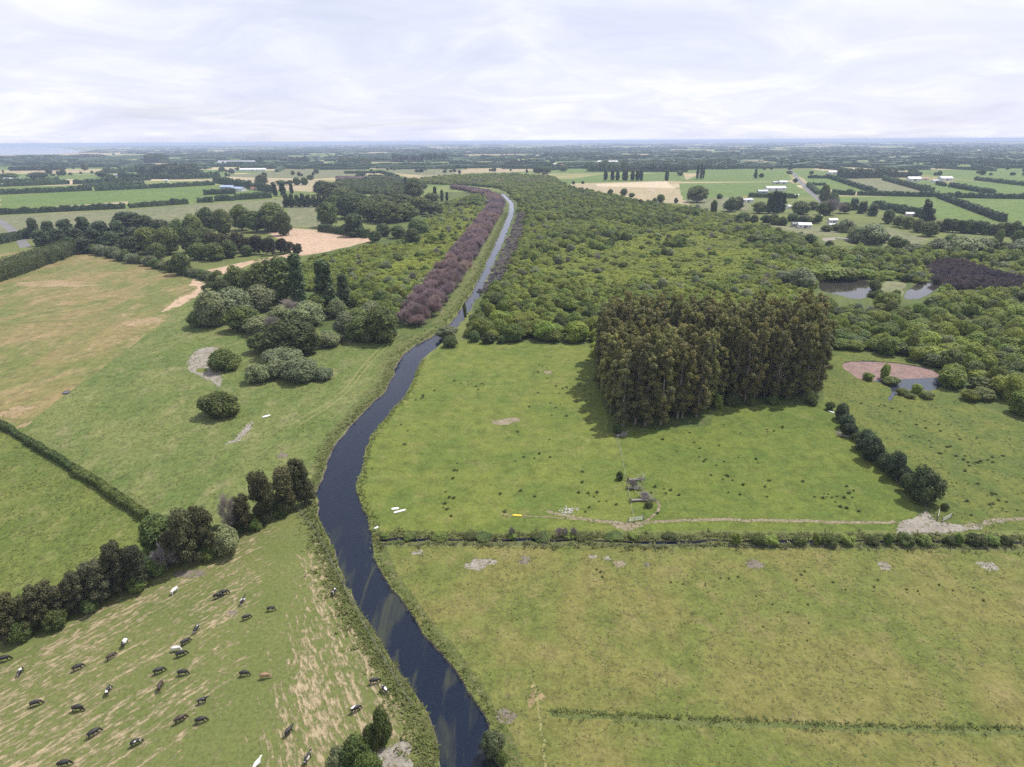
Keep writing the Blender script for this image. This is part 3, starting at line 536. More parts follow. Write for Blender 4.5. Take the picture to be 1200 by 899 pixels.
# ------------------------------------------------------------------ trees: prototypes
ICO = None
def ico():
    global ICO
    if ICO is None:
        import bmesh
        bm = bmesh.new(); bmesh.ops.create_icosphere(bm, subdivisions=1, radius=1.0)
        bm.verts.ensure_lookup_table()
        ICO = (np.array([v.co[:] for v in bm.verts]), [[v.index for v in f.verts] for f in bm.faces]); bm.free()
    return ICO
def unit(v): return v / (np.linalg.norm(v, axis=-1, keepdims=True) + 1e-9)
def leaves(lobes, n, size, rng, up=-0.45, jit=0.55, deep=0.25, aspect=1.0, cull=0.8, upb=0.45):
    """n little leaf sprays spread over and just inside the lobes"""
    L = np.asarray(lobes, float); ar = (L[:, 3] * L[:, 4] + L[:, 4] * L[:, 5] + L[:, 3] * L[:, 5]); ar /= ar.sum()
    k = int(n * 1.7); i = rng.choice(len(L), k, p=ar)
    d = unit(rng.normal(0, 1, (k, 3))); keep = d[:, 2] > up - 0.3 * rng.random(k); i, d = i[keep], d[keep]
    rad = 1.08 - deep * rng.random(len(d)) ** 1.5
    p = L[i, :3] + L[i, 3:] * d * rad[:, None]
    if cull:                                                 # sprays buried in a neighbouring lobe never show
        bad = np.zeros(len(p), bool)
        for j, l in enumerate(L): bad |= (i != j) & ((((p - l[:3]) / l[3:]) ** 2).sum(1) < cull * cull)
        p, d, i = p[~bad], d[~bad], i[~bad]
    p, d, i = p[:n], d[:n], i[:n]
    nr = unit(unit(d / L[i, 3:]) + rng.normal(0, jit, d.shape) + np.array((0, 0, upb)))
    a = unit(np.cross(nr, rng.normal(0, 1, nr.shape))); b = np.cross(nr, a)
    s = size * rng.uniform(0.55, 1.25, (len(p), 1)); a = a * s * aspect; b = b * s
    c = [p - a * rng.uniform(.6, 1, (len(p), 1)) - b * .35, p + b * -1 + a * .3, p + a * rng.uniform(.6, 1, (len(p), 1)) + b * .3, p + b + nr * s * .25]
    return np.stack(c, 1).reshape(-1, 3)
def core(mb, lobes, f, rng, mi=0):
    v, fc = ico()
    for l in lobes: mb.add(v * (np.array(l[3:]) * f) * rng.uniform(.88, 1.1, (len(v), 1)) + np.array(l[:3]), fc, mi)
def env_lobes(n, r, z0, z1, prof, size, rng, squash=0.9, fill=0.55, tp=1.0):
    """lobes spread inside an envelope of revolution"""
    o = []
    for k in range(n):
        t = ((k + rng.uniform(.2, .8)) / n) ** tp; R = r * prof(t); a = k * 2.399 + rng.uniform(-.5, .5)
        s = size * rng.uniform(.75, 1.25); q = max(0, R - s * .75) * rng.uniform(fill, 1)
        o.append((q * math.cos(a), q * math.sin(a), z0 + (z1 - z0) * t, s, s, s * squash))
    return o
PROTO = {}
def trunk(mb, h, r, lobes, rng, nb=5, mi=0, lean=0.03, first=0.3):
    zs = np.linspace(-0.3, h, 6); x = np.cumsum(rng.normal(0, lean * h / 6, 6)) * (zs > 0)
    mb.tube(np.c_[x, x[::-1] * .4 * (zs > 0), zs], r * np.linspace(1.15, .25, 6), 6, mi)
    for l in list(lobes)[:nb]:
        z = h * rng.uniform(first, .75); e = np.array(l[:3]); s_ = np.array((0, 0, z)); m_ = (s_ + e) / 2 + (0, 0, -.04 * h)
        mb.tube([s_, m_, e], (r * .45, r * .32, r * .12), 4, mi, False)
def proto(kind, var, leafmat, barkmat, crown_mb, trunk_mb, h, wd):
    cm, tm = crown_mb.mesh(kind + '_crown'), trunk_mb.mesh(kind + '_trunk', True)
    cm.materials.append(MATS[leafmat]); tm.materials.append(MATS[barkmat])
    j = MB(); j.add(np.vstack(crown_mb.v), crown_mb.f, 0); j.add(np.vstack(trunk_mb.v), trunk_mb.f, 1)
    jm = j.mesh(kind); jm.materials.append(MATS[leafmat]); jm.materials.append(MATS[barkmat])
    PROTO.setdefault(kind, []).append((cm, tm, jm, h, wd))
ball = lambda t: math.sqrt(max(0.04, 1 - (2 * t - 1) ** 2)) ** .8
def mk_round(kind, mat, n_var, h, wd, z0, n_l, size, nleaf, leaf, bark='bark', tr=0.25, prof=ball, squash=.85, seed=1, jit=.55, deep=.25, cf=.86, lean=.03, aspect=1., tp=1., upb=.45):
    for v in range(n_var):
        rng = np.random.default_rng(seed * 100 + v)
        lb_ = env_lobes(n_l, wd / 2, z0 * h + size * .4, h - size * .75, prof, size, rng, squash, tp=tp)
        c = MB(); c.quads(leaves(lb_, nleaf, leaf, rng, jit=jit, deep=deep, aspect=aspect, upb=upb)); core(c, lb_, cf, rng)
        t_ = MB(); trunk(t_, h * .72, tr, lb_, rng, lean=lean)
        proto(kind, v, mat, bark, c, t_, h, wd)
mk_round('round', 'leaf_round', 4, 12, 11, .08, 15, 2.7, 2600, .40, seed=1, jit=.4)
mk_round('willow', 'leaf_willow', 5, 8, 8.5, .02, 13, 2.1, 2000, .34, seed=2, tr=.2, jit=.34)
mk_round('silver', 'leaf_silver', 3, 9, 10, .02, 14, 2.4, 2200, .36, seed=3, tr=.2, jit=.36)
mk_round('bush', 'leaf_round', 3, 4, 5.5, .0, 14, 1.2, 2400, .19, seed=4, tr=.09)
mk_round('grey_bush', 'leaf_silver', 3, 4, 5.5, .0, 14, 1.15, 2400, .19, seed=5, tr=.09)
mk_round('lime_bush', 'leaf_lime', 3, 3.4, 4.5, .0, 12, .95, 1100, .22, seed=15, tr=.08)
mk_round('scrub', 'leaf_scrub', 5, 4.2, 6.5, .0, 13, 1.5, 900, .36, seed=6, tr=.09, squash=.75, jit=.36)
mk_round('low', 'leaf_low', 4, 1.8, 5.5, .0, 15, 1.05, 520, .34, seed=16, tr=.06, squash=.6, jit=.4)
mk_round('dark_bush', 'leaf_pine', 4, 5, 7, .0, 16, 1.35, 3200, .19, seed=17, tr=.1, jit=.7, deep=.4, cf=.8)
mk_round('pine', 'leaf_pine', 4, 14, 10, .0, 18, 2.3, 2300, .42, seed=7, tr=.3, prof=lambda t: .35 + .65 * math.sqrt(max(0, 1 - abs(t - .35) ** 2 / .5)) * (1 - .5 * t), squash=.7, jit=.7)
mk_round('shelter', 'leaf_brown', 5, 11, 6.5, .03, 24, 1.25, 5200, .20, seed=8, tr=.2, prof=lambda t: .62 + .38 * math.sin(math.pi * min(1, .1 + t * .8)) ** .7, squash=.9, jit=.8, deep=.5, cf=.72, tp=.62)
mk_round('conifer', 'leaf_pine', 3, 12, 5.6, .04, 18, 1.25, 1900, .32, seed=9, tr=.2, prof=lambda t: 1.05 - .9 * t, squash=1.0, jit=.7)
mk_round('poplar', 'leaf_poplar', 3, 22, 4.8, .05, 22, 1.25, 2000, .42, seed=10, tr=.25, prof=lambda t: (.55 + .9 * t if t < .4 else .95 - .75 * (t - .4) / .6), squash=1.7, jit=.6, deep=.3)
# eucalypts: tall bare pale trunk, tufts of foliage carried high
for v in range(8):
    rng = np.random.default_rng(1100 + v); h = 27
    lb_ = []
    for k in range(30):
        t_ = (k + rng.uniform(0, .8)) / 30; R = 2.9 * (.45 + .55 * t_ / .3 if t_ < .3 else 1.0 - .72 * ((t_ - .3) / .7) ** 1.6) * rng.uniform(.45, 1); a = k * 2.4 + rng.uniform(-.7, .7)
        s = rng.uniform(.8, 1.4) * (1.2 - .55 * t_); lb_.append((R * math.cos(a), R * math.sin(a), 2.6 + 23.9 * t_, s, s, s * 1.25))
    c = MB(); c.quads(leaves(lb_, 3600, .25, rng, jit=.55, deep=.4, upb=.4)); core(c, lb_, .76, rng)
    t_ = MB(); trunk(t_, h * .88, .34, lb_[4:], rng, nb=8, lean=.02, first=.35); proto('eucalypt', v, 'leaf_eucalypt', 'pale_bark', c, t_, h, 6.2)
# leafless trees: fans of fine twigs
def mk_bare(kind, mat, bark, n_var, h, wd, ntw, seed):
    for v in range(n_var):
        rng = np.random.default_rng(seed + v); c = MB(); t_ = MB()
        lb_ = env_lobes(11, wd / 2, h * .3, h * .85, ball, wd * .2, rng)
        trunk(t_, h * .6, .16, lb_, rng, nb=9, first=.15)
        i = rng.integers(0, len(lb_), ntw); L = np.array(lb_)[i]
        p = L[:, :3] + L[:, 3:] * unit(rng.normal(0, 1, (ntw, 3))) * rng.uniform(.2, 1, (ntw, 1))
        d = unit(p - np.array((0, 0, h * .15)) + rng.normal(0, 1.1, p.shape)); ln = rng.uniform(.6, 2.0, (ntw, 1)) * wd / 6
        sd_ = unit(np.cross(d, rng.normal(0, 1, d.shape))) * rng.uniform(.02, .06, (ntw, 1))
        q = np.stack([p - sd_, p + sd_, p + d * ln + sd_ * .3, p + d * ln - sd_ * .3], 1).reshape(-1, 3)
        c.quads(q); proto(kind, v, mat, bark, c, t_, h, wd)
mk_bare('bare_purple', 'twig_purple', 'grey_twig', 6, 7, 6.5, 3400, 1200)
mk_bare('bare_dark', 'twig_dark', 'bark', 3, 3.5, 6, 1900, 1300)
mk_bare('bare_grey', 'twig_grey', 'grey_twig', 3, 7, 5.5, 1700, 1400)

PICK = {}
SPEC = dict(round=('broadleaf_tree', 'tree'), willow=('willow_tree', 'tree'), silver=('willow_tree', 'tree'), bush=('shrub', 'shrub'), grey_bush=('shrub', 'shrub'), lime_bush=('shrub', 'shrub'),
            scrub=('willow_bush', 'shrub'), pine=('pine_tree', 'tree'), shelter=('shelter_tree', 'tree'), conifer=('conifer_tree', 'tree'), poplar=('poplar_tree', 'tree'), eucalypt=('eucalyptus_tree', 'tree'),
            bare_purple=('bare_tree', 'tree'), low=('willow_bush', 'shrub'), dark_bush=('shrub', 'shrub'), bare_dark=('dead_bush', 'shrub'), bare_grey=('bare_tree', 'tree'))
def tree(kind, xy, h, wd, label, group=None, parts=True, name=None, rng=RNG):
    i = PICK.get(kind, 0); PICK[kind] = i + 1; cm, tm, jm, h0, w0 = PROTO[kind][(i * 7 + i // 3) % len(PROTO[kind])]
    nm, cat = SPEC[kind]; nm = name or nm; s = wd / w0
    sc = (s * rng.uniform(.93, 1.07), s * rng.uniform(.93, 1.07), h / h0); rz = rng.uniform(0, 6.28)
    if parts:
        o = empty(nm, (xy[0], xy[1], 0), rz, sc); link('trunk', tm, None, o); link('crown', cm, None, o)
    else:
        o = link(nm, jm); o.location = (xy[0], xy[1], 0); o.rotation_euler = (0, 0, rz); o.scale = sc
    return tag(o, label, cat, group)
ORD = ['first', 'second', 'third', 'fourth', 'fifth', 'sixth', 'seventh', 'eighth', 'ninth', 'tenth', 'eleventh', 'twelfth', 'thirteenth', 'fourteenth', 'fifteenth', 'sixteenth', 'seventeenth', 'eighteenth', 'nineteenth', 'twentieth']
for _t, _w in (('twentieth', 'twenty'), ('thirtieth', 'thirty'), ('fortieth', 'forty')): ORD += ([_t] if _t not in ORD else []) + [_w + '-' + q_ for q_ in ORD[:9]]
def plot(desc, where, group, rows, parts=True):
    """rows: kind, foot x, foot y, top y, width in survey pixels; the label counts from the left within each kind"""
    by = {}
    for r in rows: by.setdefault((r[0] if len(r) < 6 else r[5]), []).append(r)
    for key, rs in by.items():
        rs.sort(key=lambda r: r[1])
        for k, r in enumerate(rs):
            kind, x, yb, yt, wpx = r[:5]; look = r[5] if len(r) > 5 else desc[kind]
            pos = '' if len(rs) == 1 else (', leftmost ' if k == 0 else ', rightmost ' if k == len(rs) - 1 else ', %s from the left ' % ORD[min(k, len(ORD) - 1)])
            lab = (look + pos + (' ' if not pos else '') + where).replace('  ', ' ')
            tree(kind, P(x, yb), hgt(x, yb, yt), wpx / ppm(x, yb), lab, group, parts)

# ------------------------------------------------------------------ eucalyptus grove
gp = PP([(722, 504), (770, 499), (828, 494), (834, 474), (895, 472), (964, 470), (952, 418), (703, 416), (700, 450)])
pts = scatter(gp, 4.25, np.random.default_rng(3), .40)
ang_ = np.arctan2(pts[:, 0], pts[:, 1]); front = []
for lo_, hi_ in zip(np.linspace(ang_.min(), ang_.max() + 1e-6, 17)[:-1], np.linspace(ang_.min(), ang_.max() + 1e-6, 17)[1:]):
    s_ = np.where((ang_ >= lo_) & (ang_ < hi_))[0]
    if len(s_): front.append(int(s_[np.argmin(np.hypot(*pts[s_].T))]))
for i_, p in enumerate(pts):
    lab = 'tall olive-brown eucalyptus in the front edge of the grove, %s from the left' % ORD[front.index(i_)] if i_ in front else 'tall olive-brown eucalyptus packed inside the dense grove'
    tree('eucalypt', p, RNG.uniform(18, 29) if i_ in front else RNG.uniform(21, 30), RNG.uniform(5.4, 8.2), lab, 'eucalyptus trees of the grove').rotation_euler = (RNG.normal(0, .035), RNG.normal(0, .035), RNG.uniform(0, 6.28))
plot(dict(round='low dark bush', lime_bush='yellow-green young tree', bush='low dark bush'), 'at the front edge of the eucalyptus grove', 'bushes along the grove edge', [
    ('lime_bush', 834, 474, 448, 14), ('lime_bush', 841, 478, 462, 12), ('bush', 858, 474, 462, 20), ('bush', 880, 474, 466, 14), ('bush', 905, 473, 464, 16),
    ('bush', 948, 472, 458, 14), ('bush', 723, 508, 496, 12), ('bush', 715, 470, 456, 12), ('bush', 953, 475, 466, 10)])
# ------------------------------------------------------------------ dark shrubs of the right paddock, pond trees
plot(dict(dark_bush='dark dense shrub', bush='small dark shrub'), 'in the diagonal row below the pink pond', 'diagonal row of dark shrubs', [
    ('bush', 972, 480, 471, 11), ('dark_bush', 985, 492, 473, 18), ('dark_bush', 991, 502, 486, 22), ('dark_bush', 996, 511, 497, 22), ('bush', 1004, 516, 507, 14), ('dark_bush', 1012, 527, 505, 26), ('dark_bush', 1019, 539, 512, 28), ('bush', 1030, 545, 535, 16), ('dark_bush', 1037, 550, 532, 22), ('dark_bush', 1046, 559, 530, 26), ('dark_bush', 1055, 564, 546, 24),
    ('dark_bush', 1068, 577, 555, 26), ('dark_bush', 1078, 587, 549, 40), ('bush', 1093, 585, 573, 9), ('bush', 1106, 597, 590, 9)])
plot(dict(lime_bush='light green round shrub', round='light green young tree', bush='low dark rushes shrub'), 'on the near shore of the pink pond', 'shrubs of the pink pond', [
    ('lime_bush', 1036, 443, 426, 11), ('lime_bush', 1017, 445, 437, 14), ('lime_bush', 1074, 460, 450, 13), ('bush', 1044, 449, 442, 22), ('bush', 1056, 462, 455, 14), ('bush', 1085, 466, 459, 16), ('bush', 1066, 466, 461, 12)])
# ------------------------------------------------------------------ belt above the grazed paddock
BELT = [('shelter', 6, 757, 712, 24), ('shelter', 15, 750, 697, 30), ('shelter', 36, 742, 699, 24), ('shelter', 56, 732, 683, 32), ('shelter', 77, 724, 686, 26), ('shelter', 97, 716, 672, 26), ('shelter', 120, 706, 658, 36),
        ('shelter', 143, 696, 637, 28), ('shelter', 165, 690, 640, 28), ('shelter', 225, 662, 597, 34), ('shelter', 243, 652, 594, 26), ('shelter', 208, 662, 622, 26), ('shelter', 312, 612, 553, 28), ('shelter', 338, 600, 549, 30), ('shelter', 354, 592, 538, 24), ('shelter', 363, 590, 565, 18),
        ('round', 190, 648, 603, 42, 'big light green willow'), ('silver', 266, 648, 617, 34, 'grey-green rounded bush'), ('lime_bush', 162, 691, 670, 28, 'light green bush'), ('lime_bush', 186, 672, 655, 22, 'light green bush'),
        ('bare_grey', 272, 628, 582, 20, 'grey leafless tree'), ('shelter', 288, 624, 580, 22, 'brown round-headed slim tree'), ('bare_grey', 196, 668, 640, 28, 'grey-brown twiggy bush'), ('bush', 245, 655, 640, 22, 'low dark bush'), ('bush', 28, 750, 728, 26, 'low dark bush'), ('bush', 65, 735, 716, 28, 'low dark bush'), ('bush', 108, 716, 700, 24, 'low dark bush'), ('bush', 300, 620, 606, 18, 'low dark bush'), ('bush', 330, 604, 590, 20, 'low dark bush')] + [('dark_bush', 20 + 26 * k, 744 - 12.2 * k, 726 - 12 * k, 28, 'dark undergrowth bush') for k in range(13)]
plot(dict(shelter='dark brown-green shelter tree'), 'in the belt above the grazed paddock', 'tree belt above the grazed paddock', BELT)
plot(dict(bush='dark green leafy bush', grey_bush='grey-green bush'), 'at the bottom edge by bare ground', 'bushes at the bottom edge', [
    ('bush', 448, 868, 832, 26), ('bush', 436, 874, 852, 24), ('bush', 418, 896, 866, 34), ('grey_bush', 398, 902, 880, 30), ('bush', 432, 912, 884, 32)])
plot(dict(grey_bush='grey-green bushy willow', bush='dark bush'), 'on the right bank of the near river', 'bushes on the near right bank', [('grey_bush', 578, 884, 858, 26), ('bush', 588, 894, 880, 16), ('bush', 570, 868, 858, 10)])
# ------------------------------------------------------------------ shrubs of the left meadow
plot(dict(grey_bush='grey-green low shrub', bush='dark round shrub', silver='large grey-green willow bush', round='large dark green bushy tree'), 'by the stony flat', 'shrubs of the left meadow', [
    ('bush', 260, 486, 461, 50), ('bush', 265, 432, 410, 38), ('grey_bush', 303, 447, 427, 30), ('grey_bush', 326, 442, 422, 34), ('grey_bush', 352, 445, 420, 44), ('grey_bush', 378, 444, 431, 26), ('grey_bush', 333, 427, 408, 48),
    ('round', 340, 416, 376, 58), ('round', 311, 412, 389, 38), ('round', 362, 414, 379, 32), ('grey_bush', 386, 405, 389, 30), ('grey_bush', 398, 400, 392, 14)])
CLUMP = [('silver', 251, 382, 340, 42), ('round', 234, 382, 364, 28), ('silver', 277, 374, 338, 42), ('silver', 305, 364, 335, 40), ('round', 286, 387, 360, 42), ('silver', 305, 391, 371, 36), ('round', 277, 342, 310, 30), ('round', 250, 348, 330, 22), ('round', 262, 352, 326, 26),
         ('round', 317, 352, 306, 50), ('round', 335, 352, 300, 48), ('poplar', 352, 358, 300, 24), ('poplar', 384, 368, 307, 28), ('poplar', 404, 358, 321, 18), ('bare_grey', 340, 374, 352, 26), ('silver', 363, 380, 354, 40), ('silver', 330, 378, 358, 32), ('silver', 405, 394, 366, 28), ('round', 424, 399, 371, 36),
         ('round', 448, 400, 361, 42), ('silver', 436, 374, 354, 34), ('bare_grey', 322, 392, 372, 24), ('round', 418, 382, 360, 30), ('round', 300, 348, 318, 34), ('round', 372, 372, 344, 24), ('silver', 432, 400, 380, 24), ('silver', 396, 372, 350, 24)]
plot(dict(silver='grey-green rounded willow', round='dark green rounded tree', poplar='tall dark poplar', bare_grey='grey leafless bush'), 'in the clump between meadow and thicket', 'tree clump left of the purple trees', CLUMP)
# ------------------------------------------------------------------ belt behind the brown irrigated field
rows = []
for x, b_, t_, w_ in [(42, 279, 254, 15), (60, 282, 259, 18), (80, 281, 256, 22), (101, 279, 254, 20), (120, 282, 258, 22), (140, 281, 257, 22), (52, 288, 268, 20), (72, 290, 268, 22), (92, 291, 266, 24), (112, 291, 268, 22), (132, 292, 270, 24), (152, 275, 247, 36), (170, 279, 251, 30), (190, 283, 256, 30), (160, 290, 266, 30), (100, 297, 279, 22), (84, 295, 277, 18), (155, 300, 277, 24)]: rows.append(('pine', x, b_, t_, w_))
for x, b_, t_, w_ in [(176, 297, 268, 34), (199, 298, 265, 34), (212, 281, 255, 24), (228, 280, 252, 24), (246, 271, 241, 26), (263, 275, 246, 22), (284, 270, 239, 26), (301, 272, 246, 24), (321, 271, 238, 36), (333, 276, 248, 20), (214, 322, 297, 26), (234, 304, 284, 26), (252, 305, 285, 26), (270, 302, 282, 22), (290, 300, 287, 16), (226, 296, 268, 26), (244, 292, 266, 24), (185, 305, 284, 24)]: rows.append(('round', x, b_, t_, w_))
for x in range(250, 350, 7): rows.append(('shelter', x + RNG.uniform(-2, 2), 298 + RNG.uniform(-3, 3), 271 + (x - 250) * .12 + RNG.uniform(-3, 3), 12, 'slim dark conifer'))
plot(dict(pine='dark rounded pine', round='mid green leafy tree', conifer='slim dark conifer'), 'in the belt behind the brown field', 'tree belt behind the brown field', rows, False)
rows = []
for k in range(26):
    f = k / 25; x = 112 + 150 * f; yb = 297 + 35 * f + RNG.uniform(-1, 1)
    rows.append(('grey_bush' if k % 3 else 'bush', x, yb, yb - RNG.uniform(9, 14), RNG.uniform(13, 18)))
plot(dict(grey_bush='grey-green hedge bush', bush='dark hedge bush'), 'in the row edging the brown field', 'bush row edging the brown field', rows, False)
# ------------------------------------------------------------------ wood beyond, left of the river bend
rows = [('round', 410, 256, 229, 36), ('round', 435, 259, 233, 36), ('round', 455, 261, 237, 38), ('round', 476, 258, 237, 38), ('round', 491, 251, 230, 30), ('round', 509, 253, 235, 24), ('round', 396, 251, 230, 30), ('round', 470, 246, 227, 42), ('round', 445, 247, 228, 36), ('round', 420, 246, 226, 34), ('round', 486, 236, 209, 26),
        ('pine', 416, 277, 249, 28), ('round', 450, 277, 262, 18), ('round', 467, 279, 264, 20), ('round', 490, 276, 257, 26), ('round', 484, 287, 268, 22), ('round', 440, 284, 270, 18), ('poplar', 476, 226, 208, 5), ('poplar', 510, 234, 219, 6), ('poplar', 518, 236, 223, 5), ('poplar', 524, 236, 225, 4),
        ('round', 385, 266, 236, 26), ('round', 388, 234, 213, 30), ('round', 378, 228, 212, 22), ('round', 402, 240, 220, 26), ('bush', 540, 244, 236, 18), ('bush', 556, 243, 235, 16), ('bush', 525, 243, 237, 14), ('round', 395, 222, 212, 20), ('round', 505, 240, 226, 22)]
plot(dict(round='dark green rounded tree', pine='dark conifer', poplar='thin dark poplar', bush='low dark tree'), 'in the wood left of the river bend', 'wood left of the river bend', rows, False)
rows = [('poplar', 323, 230, 216, 7), ('poplar', 332, 230, 214, 9), ('poplar', 342, 227, 216, 6)] + [('pine', 336 + 6.5 * k, 243 - .1 * k, 226 + (k % 3), 8.5) for k in range(8)] + \
       [('round', 307, 217, 205, 16), ('round', 310, 209, 202, 7), ('round', 320, 218, 213, 6), ('round', 330, 217, 211, 14), ('round', 348, 217, 208, 10), ('round', 357, 217, 208, 10), ('round', 364, 211, 205, 9), ('round', 340, 217, 211, 8), ('round', 120, 208, 200, 16), ('round', 100, 200, 192, 8), ('round', 45, 209, 202, 22), ('round', 10, 209, 203, 26), ('round', 58, 204, 198, 8), ('round', 75, 206, 198, 7), ('bush', 10, 225, 221, 5), ('round', 130, 210, 204, 12)]
plot(dict(poplar='dark poplar', pine='dark tree with bare trunk', round='round dark tree', bush='lone shrub'), 'in the fields beyond the belt, left', 'trees of the far left fields', rows, False)
# ------------------------------------------------------------------ right: hamlet trees
rows = [('round', 816, 237, 217, 27), ('bush', 843, 233, 227, 8), ('round', 836, 251, 234, 9), ('round', 856, 248, 230, 20), ('round', 864, 246, 231, 13), ('round', 890, 250, 236, 20), ('round', 870, 263, 249, 20), ('round', 883, 264, 252, 11), ('bush', 898, 261, 252, 14), ('bush', 907, 263, 251, 15), ('bush', 916, 264, 254, 13), ('round', 937, 251, 236, 24),
        ('poplar', 901, 250, 226, 9), ('poplar', 906, 250, 225, 9), ('poplar', 911, 250, 225, 9), ('poplar', 916, 249, 227, 9), ('conifer', 885, 209, 198, 6), ('bush', 892, 208, 203, 6), ('round', 941, 195, 186, 10), ('conifer', 926, 199, 190, 6), ('poplar', 817, 210, 193, 4), ('poplar', 821, 210, 192, 4), ('poplar', 824, 210, 195, 3), ('conifer', 915, 195, 189, 6),
        ('bush', 932, 214, 209, 6), ('bush', 925, 204, 200, 8), ('round', 958, 262, 250, 10), ('round', 966, 252, 236, 20), ('bare_grey', 972, 252, 234, 22), ('bare_grey', 984, 250, 238, 20), ('round', 952, 246, 236, 14), ('bush', 930, 259, 250, 16), ('bush', 942, 260, 252, 16), ('bush', 952, 262, 255, 12), ('round', 965, 238, 217, 12), ('round', 975, 244, 226, 14), ('pine', 1000, 246, 232, 12), ('pine', 1010, 250, 235, 14), ('pine', 1022, 253, 238, 14), ('round', 990, 250, 236, 14),
        ('silver', 990, 272, 256, 20), ('silver', 1017, 285, 261, 38), ('silver', 1004, 282, 264, 24), ('round', 1032, 284, 272, 18), ('round', 1048, 291, 277, 18), ('round', 1058, 290, 280, 12), ('round', 980, 270, 262, 14), ('round', 968, 271, 264, 14), ('round', 1040, 262, 246, 14), ('round', 1052, 266, 252, 14), ('round', 1063, 268, 254, 16), ('round', 1075, 272, 257, 16), ('round', 1088, 277, 260, 20), ('pine', 1083, 262, 234, 14), ('pine', 1087, 262, 243, 16), ('poplar', 1083, 252, 234, 7),
        ('silver', 1099, 299, 279, 30), ('silver', 1126, 300, 276, 38), ('silver', 1147, 298, 278, 28), ('silver', 1071, 299, 286, 30), ('round', 1174, 298, 283, 18), ('silver', 1194, 301, 281, 32), ('round', 1112, 292, 274, 20), ('round', 1160, 296, 280, 18), ('silver', 937, 338, 314, 36), ('silver', 924, 334, 318, 26), ('willow', 968, 326, 310, 42), ('willow', 992, 327, 313, 34), ('willow', 1012, 326, 315, 24), ('willow', 956, 325, 315, 26), ('bush', 1025, 340, 328, 14), ('bush', 1030, 350, 340, 14), ('bush', 1022, 348, 342, 12), ('round', 1062, 330, 320, 14), ('bush', 971, 291, 282, 10), ('round', 1168, 290, 268, 10), ('round', 1190, 288, 270, 12), ('silver', 945, 283, 274, 26), ('round', 905, 287, 277, 24), ('round', 885, 285, 274, 22), ('round', 925, 289, 280, 22), ('round', 940, 291, 282, 18), ('willow', 985, 303, 290, 24), ('willow', 938, 300, 288, 24)]
for x in range(1098, 1205, 9): rows.append(('pine' if (x // 9) % 2 else 'round', x, 271 + (x - 1098) * .07, 256 + (x - 1098) * .06 + RNG.uniform(-3, 3), 14))
plot(dict(round='dark green leafy tree', bush='low dark bush', poplar='narrow dark poplar', conifer='small dark conifer', bare_grey='grey leafless tree', pine='dark conifer', silver='pale grey-green willow', willow='bright green willow'), 'around the cottages and ponds on the right', 'trees around the cottages and right ponds', rows, False)
rows = [('poplar', x, 211.5 + .03 * k, 199 + (k % 3) * .6, 6.2) for k, x in enumerate((709.5, 717.5, 723.5, 731, 733.5, 741, 746.5, 751))] + [('poplar', 781, 212, 200, 6.4)]
plot(dict(poplar='tall dark poplar'), 'in the spaced row behind the pale stubble', 'spaced poplar row', rows, False)
plot(dict(round='round dark tree', bush='small dark bush'), 'along the tan paddock below the poplars', 'trees along the tan paddock', [('round', 715, 229, 221, 8), ('round', 731, 229, 221, 9), ('round', 774, 237, 228, 10), ('bush', 767, 238, 232, 7), ('bush', 792, 238, 232, 5), ('bush', 740, 231, 226, 8), ('bush', 672, 216, 212, 4), ('bush', 683, 215.5, 212, 4), ('round', 630, 203, 196, 12), ('round', 640, 203, 195, 13), ('round', 660, 201, 194, 12), ('round', 797, 206, 200, 8)], False)
# ------------------------------------------------------------------ purple leafless trees along the river
axis = chaikin(PP([(478, 386), (500, 362), (523, 330), (548, 296), (566, 268), (580, 248), (583, 237), (572, 229), (552, 224), (530, 221)]), 2, False)
wid = np.interp(np.arange(len(axis)), [0, len(axis) * .12, len(axis) * .75, len(axis) - 1], [8, 17, 22, 20])
bp = scatter(ribbon(axis, wid), 5.2, np.random.default_rng(5), .4); bp = bp[np.argsort(np.hypot(*bp.T))]
for p in bp[:260]:
    tree('bare_purple', p, RNG.uniform(4.5, 9), RNG.uniform(5, 8.5), 'purple-grey leafless tree packed along the left bank of the far river', 'purple leafless trees along the river', False, 'bare_tree')
axis2 = PP([(612, 252), (606, 272), (598, 295), (586, 318), (578, 332), (566, 348)])
for p in scatter(ribbon(axis2, [10, 11, 12, 10, 8, 5]), 5.2, np.random.default_rng(6), .4):
    tree('bare_grey', p, RNG.uniform(2.5, 4), RNG.uniform(4, 5.5), 'low grey leafless bush along the right bank of the far river', 'grey leafless bushes along the river', False, 'bare_bush')
for p in scatter(rough(PP([(1084, 315), (1095, 309), (1120, 307), (1150, 317), (1185, 327), (1215, 333), (1215, 344), (1160, 341), (1120, 341), (1098, 334)]), 10, 1), 5.4, np.random.default_rng(8), .4):
    tree('bare_dark', p, RNG.uniform(2.6, 3.8), RNG.uniform(6, 7.5), 'dark purple dead bush in the dead scrub right of the ponds', 'dark dead scrub right of the ponds', False)

